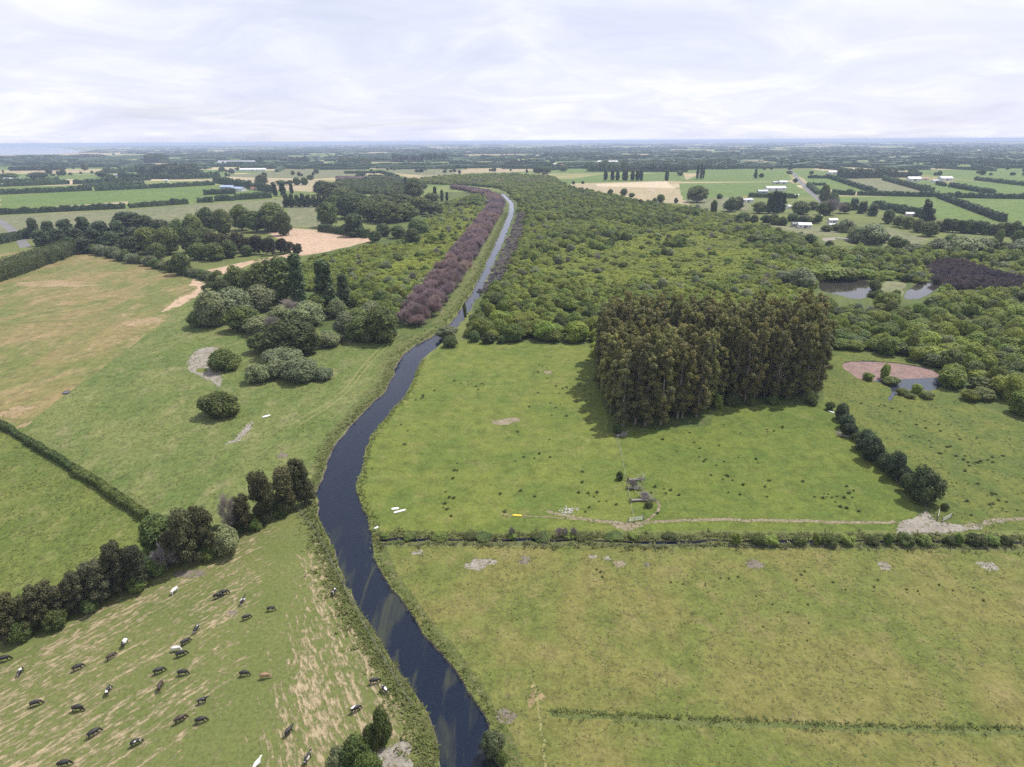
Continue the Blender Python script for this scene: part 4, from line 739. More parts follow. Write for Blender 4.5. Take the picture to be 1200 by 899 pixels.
# ------------------------------------------------------------------ swamp thicket: the nearest 300 willows one by one, the rest as one mass
TH_R = PP([(606, 240), (640, 226), (672, 223), (720, 231), (762, 239), (815, 246), (870, 257), (906, 271), (985, 287), (1060, 294), (1215, 303), (1215, 492), (1112, 464), (1104, 440), (1070, 424), (1010, 412), (975, 408), (950, 416), (700, 418), (692, 402), (549, 398), (560, 356), (590, 322), (612, 275)])
TH_L = PP([(330, 335), (368, 305), (440, 288), (470, 286), (500, 258), (520, 240), (560, 228), (574, 236), (570, 248), (552, 278), (530, 308), (505, 342), (476, 380), (440, 372), (412, 358), (385, 345)])
AVOID = [np.vstack([POND_MID]), POND_EAST, POND_FAR, PP([(1022, 336), (1036, 328), (1062, 330), (1062, 348), (1040, 354), (1028, 352)]), PP([(948, 352), (955, 330), (1026, 328), (1034, 354), (1020, 368), (990, 366), (965, 358)]), PP([(1048, 364), (1056, 334), (1112, 330), (1098, 350), (1090, 366), (1066, 368)]),
         PP([(1084, 316), (1095, 308), (1120, 306), (1150, 316), (1185, 326), (1215, 332), (1215, 346), (1160, 343), (1120, 343), (1098, 336)]), PP([(925, 292), (985, 276), (1060, 290), (1060, 298), (990, 296)])]
def near_line(p, line, d):
    r = np.zeros(len(p), bool)
    for a, b in zip(line[:-1], line[1:]):
        ab = b - a; t_ = np.clip(((p - a) @ ab) / (ab @ ab), 0, 1); r |= np.hypot(*(p - a - t_[:, None] * ab).T) < d
    return r
def lump(p, L, seed):
    r = np.random.default_rng(seed); s = np.zeros(len(p))
    for k in range(10):
        a = r.uniform(0, 6.28); f = r.uniform(.6, 1.8) / L; s += np.sin(p[:, 0] * math.cos(a) * f * 6.28 + p[:, 1] * math.sin(a) * f * 6.28 + r.uniform(0, 6.28))
    return s / 3.2
rg = np.random.default_rng(11)
allp = []
for poly, sp_ in ((TH_R, 4.4), (TH_L, 4.2)):
    p = scatter(poly, sp_, rg, .48)
    for a in AVOID: p = p[~inpoly(p, a)]
    p = p[~near_line(p, axis, 11)]; p = p[~near_line(p, axis2, 6)]; p = p[~near_line(p, lb, 12)]; p = p[~near_line(p, rb, 7)]
    p = p[~((lump(p, 16, 14) > 1.12) & (lump(p, 90, 15) > -.2))]
    allp.append(p)
TALL = [PP(q) for q in ([(545, 402), (556, 362), (580, 340), (640, 345), (700, 340), (705, 402)], [(940, 412), (930, 380), (960, 352), (1060, 360), (1215, 345), (1215, 500), (1105, 465), (1070, 424)],
        [(604, 240), (640, 226), (672, 223), (770, 244), (800, 262), (760, 270), (700, 258), (640, 262), (612, 268)], [(870, 270), (990, 292), (1215, 303), (1215, 318), (1120, 306), (1085, 314), (1060, 328), (1000, 312), (930, 300)], [(400, 372), (480, 384), (500, 350), (470, 340), (430, 345)], [(640, 290), (700, 272), (800, 290), (810, 305), (700, 300)])]
# denser patches of low yellow-green growth and of tall dark willow follow each other
FLAT = [PP(q) for q in ([(632, 300), (700, 282), (780, 270), (840, 272), (880, 285), (900, 300), (880, 322), (820, 332), (720, 336), (640, 330)], [(440, 330), (500, 275), (545, 245), (562, 246), (530, 300), (490, 340)])]
items = []
for p in allp:
    tall = np.zeros(len(p), bool)
    for q in TALL: tall |= inpoly(p, q)
    n1 = lump(p, 110, 4); flat_ = np.zeros(len(p), bool)
    for q in FLAT: flat_ |= inpoly(p, q)
    flat_ &= lump(p, 60, 8) < .95
    tall |= n1 > 1.05; tall &= ~flat_
    thin = tall & (rg.random(len(p)) < .42)
    for (x, y), tl, fl_ in zip(p[~thin], tall[~thin], flat_[~thin]):
        n2 = rg.random(); n3 = rg.random()
        if n3 < .008: items.append((math.hypot(x, y), x, y, 'bare_grey', rg.uniform(3, 6), rg.uniform(3.5, 5.5))); continue
        if n3 < (.012 if fl_ else .035): items.append((math.hypot(x, y), x, y, 'silver', rg.uniform(4.5, 7.5), rg.uniform(6, 9))); continue
        if tl: items.append((math.hypot(x, y), x, y, 'willow' if n2 < .86 else 'round', rg.uniform(3.6, 9), rg.uniform(5.0, 11)))
        elif fl_ and n2 < .93: items.append((math.hypot(x, y), x, y, 'low', rg.uniform(1.2, 2.4), rg.uniform(5, 7.5)))
        else: items.append((math.hypot(x, y), x, y, 'scrub' if n2 < .88 else 'willow', rg.uniform(1.8, 4.8), rg.uniform(3.8, 8.0)))
items.sort()
for d_, x, y, kd, h_, w_ in items[:300]:
    px = proj(x, y)[0]
    where, grp = ('between the river and the eucalyptus grove', 'thicket willows between river and grove') if px < 715 and px > 490 else ('behind the pink pond and the grove', 'thicket willows behind the pink pond') if px >= 715 else ('beside the left tree clump', 'thicket willows beside the left clump')
    tree(kd, (x, y), h_, w_, ('rounded green willow tree' if kd == 'willow' else 'dark green thicket tree' if kd == 'round' else 'pale grey-green willow' if kd == 'silver' else 'grey leafless bush' if kd == 'bare_grey' else 'low yellow-green willow bush') + ' in the thicket ' + where, grp + {'scrub': ' low', 'low': ' low', 'round': ' dark', 'silver': ' pale', 'bare_grey': ' leafless'}.get(kd, ''), False)
def mass(name, pts, kind, hs, ws, label, cat, z=0.0):
    """uncountable growth: one object that sets a crown on each of its points"""
    protos = []
    me = bpy.data.meshes.new(name); n = len(pts)
    me.from_pydata(np.c_[pts, np.full(n, z)].tolist(), [], [])
    K = PROTO[kind]; h0, w0 = K[0][3], K[0][4]
    for an, tp, dat in (('sc', 'FLOAT_VECTOR', np.stack([ws / w0, ws / w0, hs / h0], 1)), ('rz', 'FLOAT', RNG.uniform(0, 6.28, n)), ('pick', 'INT', RNG.integers(0, len(K), n))):
        at = me.attributes.new(an, tp, 'POINT'); at.data.foreach_set('vector' if tp == 'FLOAT_VECTOR' else 'value', np.ascontiguousarray(dat).ravel())
    o = link(name, me); ng = bpy.data.node_groups.new(name, 'GeometryNodeTree')
    ng.interface.new_socket('Geometry', in_out='INPUT', socket_type='NodeSocketGeometry'); ng.interface.new_socket('Geometry', in_out='OUTPUT', socket_type='NodeSocketGeometry')
    gi, go = N(ng, 'NodeGroupInput'), N(ng, 'NodeGroupOutput'); iop = N(ng, 'GeometryNodeInstanceOnPoints'); jn = N(ng, 'GeometryNodeJoinGeometry')
    users = {ob.data: ob for ob in COL.objects if ob.type == 'MESH'}
    for k in reversed(range(len(K))):
        ob = users.get(K[k][2])
        if ob is None: ob = users.get(K[k][0])
        if ob is None:
            ob = link(SPEC[kind][0], K[k][2]); ob.location = (pts[k][0], pts[k][1], 0); ob.scale = (ws[k] / w0, ws[k] / w0, hs[k] / h0); tag(ob, 'low yellow-green bush in the open heart of the swamp', 'shrub', 'low bushes of the open swamp')
        oi = N(ng, 'GeometryNodeObjectInfo', transform_space='ORIGINAL'); oi.inputs['Object'].default_value = ob; oi.inputs['As Instance'].default_value = True
        wire(ng, oi.outputs['Geometry'], jn.inputs[0])
    def att(nm, tp):
        a = N(ng, 'GeometryNodeInputNamedAttribute', data_type=tp); a.inputs['Name'].default_value = nm; return a.outputs['Attribute']
    wire(ng, gi.outputs[0], iop.inputs['Points']); wire(ng, jn.outputs[0], iop.inputs['Instance']); iop.inputs['Pick Instance'].default_value = True
    wire(ng, att('pick', 'INT'), iop.inputs['Instance Index']); wire(ng, att('sc', 'FLOAT_VECTOR'), iop.inputs['Scale'])
    cx = N(ng, 'ShaderNodeCombineXYZ'); wire(ng, att('rz', 'FLOAT'), cx.inputs['Z']); wire(ng, cx.outputs[0], iop.inputs['Rotation'])
    wire(ng, iop.outputs[0], go.inputs[0])
    md = o.modifiers.new('growth', 'NODES'); md.node_group = ng
    return tag(o, label, cat, None, 'stuff')
rest = items[300:]
for kd, lab in (('willow', 'taller willow crowns massed in the wide swamp thicket'), ('low', 'smooth low yellow-green growth in the open heart of the swamp'), ('scrub', 'low yellow-green willow scrub covering the swamp'), ('round', 'dark tree crowns scattered in the swamp thicket'), ('silver', 'pale grey-green willows scattered in the swamp thicket'), ('bare_grey', 'grey leafless bushes scattered in the swamp thicket')):
    q = [r for r in rest if r[3] == kd]
    mass({'low': 'swamp_undergrowth', 'willow': 'willow_thicket', 'scrub': 'swamp_scrub', 'round': 'thicket_trees', 'silver': 'pale_willows', 'bare_grey': 'leafless_bushes'}[kd], np.array([(r[1], r[2]) for r in q]), kd, np.array([r[4] for r in q]), np.array([r[5] for r in q]), lab, 'thicket')
mass('bare_thicket', bp[260:], 'bare_purple', RNG.uniform(5, 7.5, len(bp) - 260), RNG.uniform(6, 8, len(bp) - 260), 'farthest purple leafless trees massed round the river bend', 'thicket')
# the thicket goes on beyond the river bend
q1 = scatter(PP([(478, 213), (520, 207.5), (600, 205), (648, 209), (668, 221), (640, 226), (606, 238), (598, 228), (585, 221), (545, 217), (500, 216)]), 8.5, rg, .48)
mass('far_thicket', q1, 'willow', rg.uniform(3.5, 8, len(q1)), rg.uniform(8, 13, len(q1)), 'willow scrub continuing beyond the river bend', 'thicket')
q2 = scatter(PP([(395, 214), (440, 211), (482, 213), (500, 220), (478, 230), (440, 229), (398, 227)]), 8.5, rg, .48)
mass('far_woodland', q2, 'round', rg.uniform(5, 10, len(q2)), rg.uniform(8, 13, len(q2)), 'dark scrub wood behind the rounded trees left of the bend', 'wood')
q3 = scatter(PP([(395, 208.5), (440, 209), (482, 211.5), (540, 214), (640, 211), (640, 214), (560, 217), (480, 214), (395, 212)]), 9, rg, .48)
mass('far_bare_scrub', q3, 'bare_purple', rg.uniform(3.5, 6, len(q3)), rg.uniform(9, 13, len(q3)), 'purple leafless scrub in a band beyond the river bend', 'scrub')
# ------------------------------------------------------------------ hedges and shelter belts
def hedge(a, b_, h, wd, label, name='hedge', mat='leaf_hedge', cat='hedge', group=None, ragged=.12, leaf=None):
    A, B_ = P(*a), P(*b_); d = B_ - A; L = float(np.hypot(*d)); dist = float(np.hypot(*((A + B_) / 2)))
    leaf = leaf or max(.3, min(2.2, dist / 900)); rng = np.random.default_rng(int(abs(a[0] * 7 + a[1] * 13 + b_[0])))
    n = max(3, int(L / max(3., leaf * 3.5))); m = MB()
    xs = np.linspace(0, L, n + 1); hh = h * (1 + rng.normal(0, ragged, n + 1)); ww = wd * (1 + rng.normal(0, .10, n + 1)); of = rng.normal(0, wd * .06, n + 1)
    prof = [(-.5, 0), (-.52, .35), (-.42, .85), (-.15, 1), (.15, 1), (.42, .85), (.52, .35), (.5, 0)]
    v = np.array([(x, of[i] + ww[i] * py * .92, hh[i] * pz * .95) for i, x in enumerate(xs) for py, pz in prof]); k = len(prof)
    f = [(i * k + j, (i + 1) * k + j, (i + 1) * k + j + 1, i * k + j + 1) for i in range(n) for j in range(k - 1)] + [tuple(range(k))[::-1], tuple(n * k + j for j in range(k))]
    m.add(v, f)
    cnt = int(min(5200, (L + wd) * (2 * h + wd) / (leaf * leaf) * .9)); x = rng.uniform(-wd * .1, L + wd * .1, cnt)
    u = rng.random(cnt) * (2 * h + wd); side = np.where(u < h, 0, np.where(u < 2 * h, 1, 2)); hx = np.interp(x, xs, hh); wx = np.interp(x, xs, ww); ox = np.interp(x, xs, of)
    z = np.where(side == 2, hx * rng.uniform(.92, 1.06, cnt), hx * rng.random(cnt)); y = np.where(side == 0, -wx * .5, np.where(side == 1, wx * .5, wx * (rng.random(cnt) - .5))) + ox
    y = y * np.where(z > hx * .85, .85, 1.) + rng.normal(0, leaf * .2, cnt)
    nr = np.stack([np.zeros(cnt), np.where(side == 0, -1., np.where(side == 1, 1., 0)), np.where(side == 2, 1., .25)], 1); nr = unit(nr + rng.normal(0, .5, nr.shape))
    p = np.stack([x, y, z], 1); t1 = unit(np.cross(nr, rng.normal(0, 1, nr.shape))); t2 = np.cross(nr, t1); s = leaf * rng.uniform(.5, 1.1, (cnt, 1))
    m.quads(np.stack([p - t1 * s, p - t2 * s * .8, p + t1 * s, p + t2 * s * .9 + nr * s * .25], 1).reshape(-1, 3))
    o = link(name, m.mesh(name), MATS[mat]); o.location = (A[0], A[1], 0); o.rotation_euler = (0, 0, math.atan2(d[1], d[0]))
    return tag(o, label, cat, group)
HL = 'clipped hedges of the left fields'
for a, b_, h, wd, lab in [
    ((-40, 253.5), (147, 244.5), 7, 6, 'long dark clipped hedge above the belt, left of its gap'), ((152, 244), (220, 239), 7, 6, 'shorter dark clipped hedge continuing right of the gap'),
    ((-40, 230), (108, 223.5), 9, 6, 'dark hedge along the far side of the wide green field'), ((112, 224), (204, 219.5), 8, 6, 'dark hedge right of the small gap beyond the wide field'), ((204, 219.5), (251, 217), 8, 6, 'dark hedge end nearest the blue-roofed sheds'),
    ((-40, 220.5), (82, 216), 9, 7, 'thick dark hedge behind the narrow green field'), ((98, 219.5), (169, 216), 7, 6, 'dark hedge beside the tan lane, nearer of two'), ((-40, 216), (70, 212.5), 9, 7, 'farther thick dark hedge at the left picture edge'),
    ((87, 216.3), (176, 211.5), 9, 7, 'dark hedge beside the tan lane, farther of two'), ((140, 208.5), (202, 210.3), 11, 8, 'tall dark hedge below the far wood, left'), ((252, 214), (322, 226), 12, 8, 'tall diagonal hedge behind the blue-roofed sheds'),
    ((239, 228.5), (276, 227), 8, 6, 'short dark hedge in front of the blue-roofed sheds'), ((232, 237.5), (250, 237), 7, 6, 'shortest dark hedge piece in the pale field'), ((252, 236), (275, 235), 8, 6, 'middle short hedge piece in the pale field'), ((276, 234.5), (318, 232), 9, 7, 'right short hedge piece running into the trees'),
    ((203, 210.5), (258, 208), 13, 9, 'tall hedge above the tan field, left'), ((376, 271), (402, 274.5), 7, 5, 'dark clipped hedge at the top of the bare pinkish field'), ((402, 274.5), (432, 279), 7, 6, 'dark hedge continuing along the bare pinkish field'),
    ((-30, 292), (38, 277), 7, 8, 'low bright hedge beside the pale grey road')]: hedge(a, b_, h, wd, lab, group=HL)
hedge((-30, 338), (80, 299), 11, 13, 'tall dense green hedge block behind the brown field', mat='leaf_round', ragged=.05, leaf=.55)
hedge((-60, 463), (4, 501), 1.6, 1.8, 'clipped hedge between long grass and brown field', mat='leaf_brown', leaf=.25); hedge((4, 501), (90, 553), 1.6, 1.9, 'brownish clipped hedge between long grass and meadow, upper part', mat='leaf_round', ragged=.2, leaf=.25); hedge((90, 553), (172, 608), 1.8, 2.2, 'clipped hedge between long grass and meadow, lower part', mat='leaf_round', leaf=.25)
HR = 'clipped hedges of the right fields'
for a, b_, h, wd, lab in [
    ((1005, 229), (1099, 231), 7, 7, 'long dark hedge across the right fields, left half'), ((1108, 231.5), (1240, 234), 7, 7, 'long dark hedge across the right fields, right half'), ((1101, 232), (1175, 260), 7, 7, 'thick diagonal dark hedge between two green fields'),
    ((969, 208), (1025, 226.5), 7, 7, 'slanting hedge left of the white sheds, first'), ((1036, 211), (1092, 226.5), 8, 7, 'slanting hedge left of the white sheds, second'), ((1113, 219), (1164, 228), 7, 7, 'slanting hedge below the large white shed'), ((1143, 211.5), (1230, 221), 7, 7, 'slanting hedge right of the white sheds'),
    ((1098, 216.5), (1107, 218.5), 6, 5, 'tiny hedge stub between the two sheds'), ((947, 218), (959, 228), 6, 6, 'short hedge along the right of the road'), ((975, 228), (1001, 229), 8, 7, 'dark hedge right of the road end'), ((952, 217), (967, 217.5), 5, 5, 'low hedge at the road bend field'), ((947, 209), (974, 209), 6, 6, 'low hedge above the road field'),
    ((1025, 243), (1082, 255), 8, 8, 'tall slanting hedge above the cottages'), ((877, 231), (934, 232.5), 6, 6, 'dark hedge in front of the long white barn'), ((832, 198.5), (868, 198), 13, 10, 'tall shelter belt left of the lone conifer'), ((869, 197), (915, 197), 11, 8, 'shelter belt ending at the road'), ((785, 200.5), (831, 198), 14, 12, 'shelter belt right of the poplar row'),
    ((1045, 198), (1080, 197.5), 9, 8, 'dark hedge behind the block wood'), ((1081, 195.5), (1121, 195.5), 9, 8, 'far hedge right of the block wood'), ((1138, 196.5), (1230, 198), 10, 10, 'far thick hedge at the right picture edge'), ((1090, 181.5), (1163, 181.5), 10, 20, 'farthest long hedge on the right'), ((1038, 190.5), (1088, 190.5), 9, 8, 'double far hedge left part'), ((920, 189), (950, 183.5), 8, 8, 'thin far hedge beyond the round roadside tree'), ((1090, 192), (1230, 194), 13, 30, 'far dark tree belt beyond the sheds')]: hedge(a, b_, h, wd, lab, group=HR)
hedge((982, 209), (1041, 208.5), 19, 26, 'dense dark block of conifers left of the white sheds', 'conifer_block', 'leaf_pine', 'wood', ragged=.1)
hedge((1045, 208), (1075, 208), 12, 16, 'lower dark wood right of the conifer block', 'conifer_block', 'leaf_pine', 'wood', ragged=.2)
for a, b_, h, wd, lab in [((404, 203.5), (447, 203), 7, 7, 'upper hedge of the angled hedge left of centre'), ((447, 203), (467, 209), 7, 7, 'slanting side of the angled hedge left of centre'), ((432, 208.5), (467, 209.3), 7, 7, 'lower hedge of the angled hedge left of centre'), ((480, 194), (522, 195), 9, 8, 'thin dark hedge in the far centre field'), ((527, 194.5), (551, 194.5), 14, 20, 'thick dark clump in the far centre field'), ((555, 193), (584, 193.5), 8, 10, 'thin hedge right of the thick centre clump'), ((398, 195.5), (446, 195), 9, 10, 'far hedge left of the centre field')]: hedge(a, b_, h, wd, lab, group='hedges of the far centre')
FW = 'dark woods on the plain'
for k, (a, b_, h, wd) in enumerate([((690, 201), (750, 200.5), 22, 40), ((750, 201), (805, 201.5), 17, 25), ((750, 197), (860, 195), 18, 60), ((462, 190), (520, 189), 24, 80), ((398, 192), (430, 192.5), 20, 60), ((222, 186), (333, 185), 22, 200), ((293, 191.5), (362, 190.5), 18, 60), ((172, 205), (228, 205.5), 22, 60), ((176, 191), (192, 191), 30, 60), ((0, 188), (120, 185), 18, 120), ((15, 200), (70, 199.5), 12, 30), ((640, 186), (705, 184), 18, 90), ((600, 196), (625, 193), 14, 60), ((690, 189), (760, 187), 16, 60), ((800, 186), (860, 185), 20, 160), ((120, 203), (172, 201), 12, 22), ((890, 185), (925, 183), 18, 120), ((590, 179), (700, 178), 16, 200), ((930, 178), (1080, 177), 16, 220), ((330, 178), (480, 178), 16, 260), ((1090, 186), (1230, 186), 16, 140), ((60, 193), (170, 190.5), 11, 18), ((640, 200), (662, 198), 12, 18)]):
    hedge(a, b_, h, wd, 'distant dark wood on the plain, %s of the woods counted from the left' % ORD[k] if False else 'dark wood on the distant plain', 'distant_wood', 'leaf_pine', 'wood', FW, .22)
# -- the far plain: belt after belt, too far to count
def far_belts():
    m = MB(); rng = np.random.default_rng(21)
    for k in range(1100):
        d = 1900 * (14 ** rng.random()); an = rng.uniform(-.78, .78); c_ = np.array((math.sin(an) * d, math.cos(an) * d)); px, py = proj(*c_)
        if py > 199 or (rng.random() < .35 and d < 3000): continue
        if px < 115 and 171 < py < 184: continue
        L = rng.uniform(80, 420) * (1 + d / 9000); wd = rng.choice((8, 10, 14, 40)) * (1 + d / 12000); h = rng.uniform(7, 15); a = rng.choice((.12, .12, .12 + math.pi / 2)) + rng.normal(0, .08)
        n = max(3, int(L / 28)); xs = np.linspace(-L / 2, L / 2, n); u = np.array((math.cos(a), math.sin(a))); w_ = np.array((-u[1], u[0]))
        hh = h * rng.uniform(.55, 1.3, n); v = []
        for x, z in zip(xs, hh):
            for s_, zf in ((-.5, 0), (-.4, .9), (.4, .95), (.5, 0)):
                q = c_ + u * (x + rng.normal(0, 4)) + w_ * wd * s_; v.append((q[0], q[1], z * zf))
        f = [(i * 4 + j, i * 4 + 4 + j, i * 4 + 5 + j, i * 4 + j + 1) for i in range(n - 1) for j in range(3)] + [(3, 2, 1, 0), tuple((n - 1) * 4 + j for j in range(4))]
        m.add(v, f)
    tag(link('distant_shelterbelts', m.mesh('distant_shelterbelts'), MATS['leaf_hedge']), 'countless dark shelter belts across the plain to the horizon', 'tree belts', None, 'stuff')
far_belts()
# scattered single trees of the middle distance, one mass
rng = np.random.default_rng(31); q = []
while len(q) < 900:
    px, py = rng.uniform(-40, 1240), 171 + 36 * rng.random() ** 1.3
    if px < 115 and py < 184: continue
    if 640 < px < 960 and py > 199: continue
    q.append(P(px, py) + rng.normal(0, 25, 2) + 0)
    for k in range(rng.integers(0, 4)): q.append(q[-1] + rng.normal(0, 14, 2))
q = np.array(q); d_ = np.hypot(*q.T)
mass('distant_trees', q, 'round', rng.uniform(6, 14, len(q)), rng.uniform(7, 14, len(q)) * np.clip(d_ / 4000, 1, 2.2), 'single trees and clumps scattered over the far plain', 'trees')

# ------------------------------------------------------------------ buildings
def building(px, py, L, W, Hh, rz, wall, roof, label, name='farm_shed', cat='shed', pitch=.22, wins=3, door=True, lean=False):
    c_ = P(px, py); o = empty(name, (c_[0], c_[1], 0), rz); tag(o, label, cat)
    m = MB(); m.box(-L / 2, L / 2, -W / 2, W / 2, 0, Hh); r = W / 2 * pitch * 2
    m.add([(-L / 2, -W / 2, Hh), (-L / 2, W / 2, Hh), (-L / 2, 0, Hh + r), (L / 2, -W / 2, Hh), (L / 2, W / 2, Hh), (L / 2, 0, Hh + r)], [(0, 2, 1), (3, 4, 5)])
    link('wall', m.mesh('wall'), MATS[wall], o)
    for s in (-1, 1):
        m = MB(); y0, y1 = 0., s * (W / 2 + .5); z0, z1 = Hh + r + .04, Hh - pitch * 1.0 + .04; e = L / 2 + .5
        v = [(-e, y0, z0), (e, y0, z0), (e, y1, z1), (-e, y1, z1), (-e, y0, z0 + .14), (e, y0, z0 + .14), (e, y1, z1 + .14), (-e, y1, z1 + .14)]
        m.add(v, [(0, 1, 2, 3), (4, 7, 6, 5), (0, 4, 5, 1), (1, 5, 6, 2), (2, 6, 7, 3), (3, 7, 4, 0)])
        n = max(2, int(L / 2.5))
        for k in range(n + 1):                               # standing seams of the iron
            x = -e + 2 * e * k / n; m.add([(x - .06, y0, z0 + .14), (x + .06, y0, z0 + .14), (x + .06, y1, z1 + .14), (x - .06, y1, z1 + .14), (x - .06, y0, z0 + .24), (x + .06, y0, z0 + .24), (x + .06, y1, z1 + .24), (x - .06, y1, z1 + .24)], [(4, 7, 6, 5), (0, 4, 5, 1), (1, 5, 6, 2), (3, 7, 4, 0)])
        link('roof', m.mesh('roof'), MATS[roof], o)
    if door: m = MB(); w_ = min(L * .2, 3.2); m.box(-w_ / 2, w_ / 2, -W / 2 - .06, -W / 2 - .005, 0.02, Hh * .8); link('door', m.mesh('door'), MATS['dark_roof'], o)
    for k in range(wins):
        x = L * (-.38 + .76 * k / max(1, wins - 1))
        if door and abs(x) < L * .13: x += L * .17
        m = MB(); m.box(x - .8, x + .8, -W / 2 - .07, -W / 2 - .004, Hh * .38, Hh * .78); wn = link('window', m.mesh('window'), MATS['white_paint'], o)
        m = MB(); m.box(x - .66, x + .66, -W / 2 - .1, -W / 2 - .075, Hh * .42, Hh * .74); link('pane', m.mesh('pane'), MATS['dark_glass'], wn)
for a in [(1107, 212, 26, 14, 6, .08, 'white_paint', 'white_paint', 'large white shed right of the slanting hedges', 'farm_shed', 'shed'), (1070, 212.5, 24, 15, 6, -.12, 'white_paint', 'white_paint', 'white shed at the left of the farmyard', 'farm_shed', 'shed'), (1095, 214, 12, 8, 4, .1, 'white_paint', 'grey_iron', 'small white shed between the two large ones', 'farm_shed', 'shed'), (1083, 211, 16, 8, 3.5, 0, 'cream_wall', 'red_roof', 'low cottage between the white sheds', 'cottage', 'house'),
          (908, 223.5, 34, 12, 5, .06, 'white_paint', 'white_paint', 'long white barn behind the poplar clump', 'farm_shed', 'shed'), (893, 226.5, 16, 9, 3.5, .05, 'grey_iron', 'grey_iron', 'grey low shed left of the long white barn', 'farm_shed', 'shed'), (917, 215.5, 16, 9, 4, .1, 'white_paint', 'white_paint', 'white cottage beyond the long white barn', 'cottage', 'house'), (909, 215.5, 12, 7, 3.5, .05, 'cream_wall', 'grey_iron', 'grey-roofed shed left of the white cottage', 'farm_shed', 'shed'),
          (875, 237, 15, 9, 3.6, .2, 'white_paint', 'grey_iron', 'white house by the yellow digger', 'cottage', 'house'), (867, 236, 9, 6, 3, .1, 'white_paint', 'white_paint', 'small white shed by the yellow digger', 'farm_shed', 'shed'), (923, 244.5, 9, 6, 3.2, .9, 'white_paint', 'white_paint', 'small white shed right of the poplar clump', 'farm_shed', 'shed'), (952, 245, 18, 9, 3.4, .05, 'cream_wall', 'dark_roof', 'dark-roofed house near the road end', 'cottage', 'house'),
          (942, 267, 12, 8, 3.4, -.15, 'white_paint', 'white_paint', 'white cottage at the edge of the thicket', 'cottage', 'house'), (933, 265.5, 9, 6, 3, -.1, 'grey_iron', 'dark_roof', 'dark shed left of the white thicket cottage', 'farm_shed', 'shed'), (960, 256, 5, 4, 2.6, .3, 'white_paint', 'white_paint', 'tiny white hut among the garden trees', 'garden_hut', 'hut'), (975, 261, 9, 6, 3.2, .1, 'white_paint', 'white_paint', 'white cottage right of the dark garden tree', 'cottage', 'house'), (975, 265.8, 7, 4, 2.4, 0, 'white_paint', 'grey_iron', 'low white shed below the garden cottage', 'farm_shed', 'shed'), (933, 230.5, 7, 4, 2.6, .2, 'white_paint', 'white_paint', 'tiny white hut beside the road end', 'garden_hut', 'hut'),
          (976, 204, 26, 12, 5, .03, 'white_paint', 'white_paint', 'white shed left of the conifer block', 'farm_shed', 'shed'), (981, 226.5, 10, 6, 3, 0, 'white_paint', 'white_paint', 'small white hut above the road-end hedge', 'garden_hut', 'hut'), (1070, 253.5, 16, 7, 3, -.3, 'cream_wall', 'grey_iron', 'pale shed hidden in the right tree row', 'farm_shed', 'shed'),
          (297, 200.5, 80, 16, 5, .05, 'white_paint', 'white_paint', 'very long white shed in the far left field', 'farm_shed', 'shed'), (272, 201.5, 22, 12, 5, .05, 'grey_iron', 'grey_iron', 'grey shed left of the very long white shed', 'farm_shed', 'shed'), (278, 192.5, 150, 40, 6, .05, 'grey_iron', 'grey_iron', 'pale long greenhouse farthest left', 'greenhouse', 'greenhouse'), (280, 224, 30, 12, 5, -.5, 'white_paint', 'blue_roof', 'blue-roofed shed below the diagonal hedge', 'farm_shed', 'shed'), (267, 222, 24, 12, 5, 0, 'grey_iron', 'blue_roof', 'blue-grey shed left of the blue-roofed shed', 'farm_shed', 'shed'), (299, 223, 14, 8, 4, 0, 'cream_wall', 'red_roof', 'red-roofed house by the diagonal hedge', 'cottage', 'house'),
          (15, 212, 40, 14, 4, 0, 'white_paint', 'white_paint', 'white shed at the far left edge', 'farm_shed', 'shed'), (137, 207, 20, 10, 4, 0, 'white_paint', 'grey_iron', 'pale farmhouse among the left far trees', 'cottage', 'house'), (195, 213, 10, 6, 3.5, 0, 'white_paint', 'white_paint', 'tiny white hut near the tall left hedge', 'garden_hut', 'hut'), (720, 187.5, 30, 20, 8, 0, 'white_paint', 'white_paint', 'bright white shed far behind the poplars', 'farm_shed', 'shed'), (712, 191, 80, 16, 5, 0, 'grey_iron', 'white_paint', 'low long pale shed far behind the poplars', 'farm_shed', 'shed'), (648, 194.5, 24, 14, 5, 0, 'white_paint', 'white_paint', 'white farm building at the end of the tan field', 'farm_shed', 'shed'), (657, 195.5, 20, 12, 5, 0, 'cream_wall', 'red_roof', 'brown-roofed house at the end of the tan field', 'cottage', 'house'), (900, 184.5, 40, 20, 6, 0, 'white_paint', 'white_paint', 'far white shed beyond the shelter belts', 'farm_shed', 'shed')]:
    building(*a)
# long low covers in the grey yard
for k in range(7):
    m = MB(); n = 9
    for i in range(n): pass
    arc = [(math.cos(t_) * 1.3, math.sin(t_) * 1.0) for t_ in np.linspace(0, math.pi, 7)]; xs = np.linspace(-8, 8, 9)
    v = [(x, y, z) for x in xs for y, z in arc]; m.add(v, [(i * 7 + j, (i + 1) * 7 + j, (i + 1) * 7 + j + 1, i * 7 + j + 1) for i in range(8) for j in range(6)] + [tuple(range(7))[::-1], tuple(56 + j for j in range(7))])
    o = link('tunnel_cover', m.mesh('tunnel_cover', True), MATS['grey_iron' if k % 2 else 'stone']); c_ = P(990 + 4.6 * k, 280.5 + .5 * k); o.location = (c_[0], c_[1], 0); o.rotation_euler = (0, 0, -.9)
    tag(o, 'low grey tunnel cover in the grey yard, %s from the left' % ORD[k], 'cover', 'tunnel covers in the grey yard')
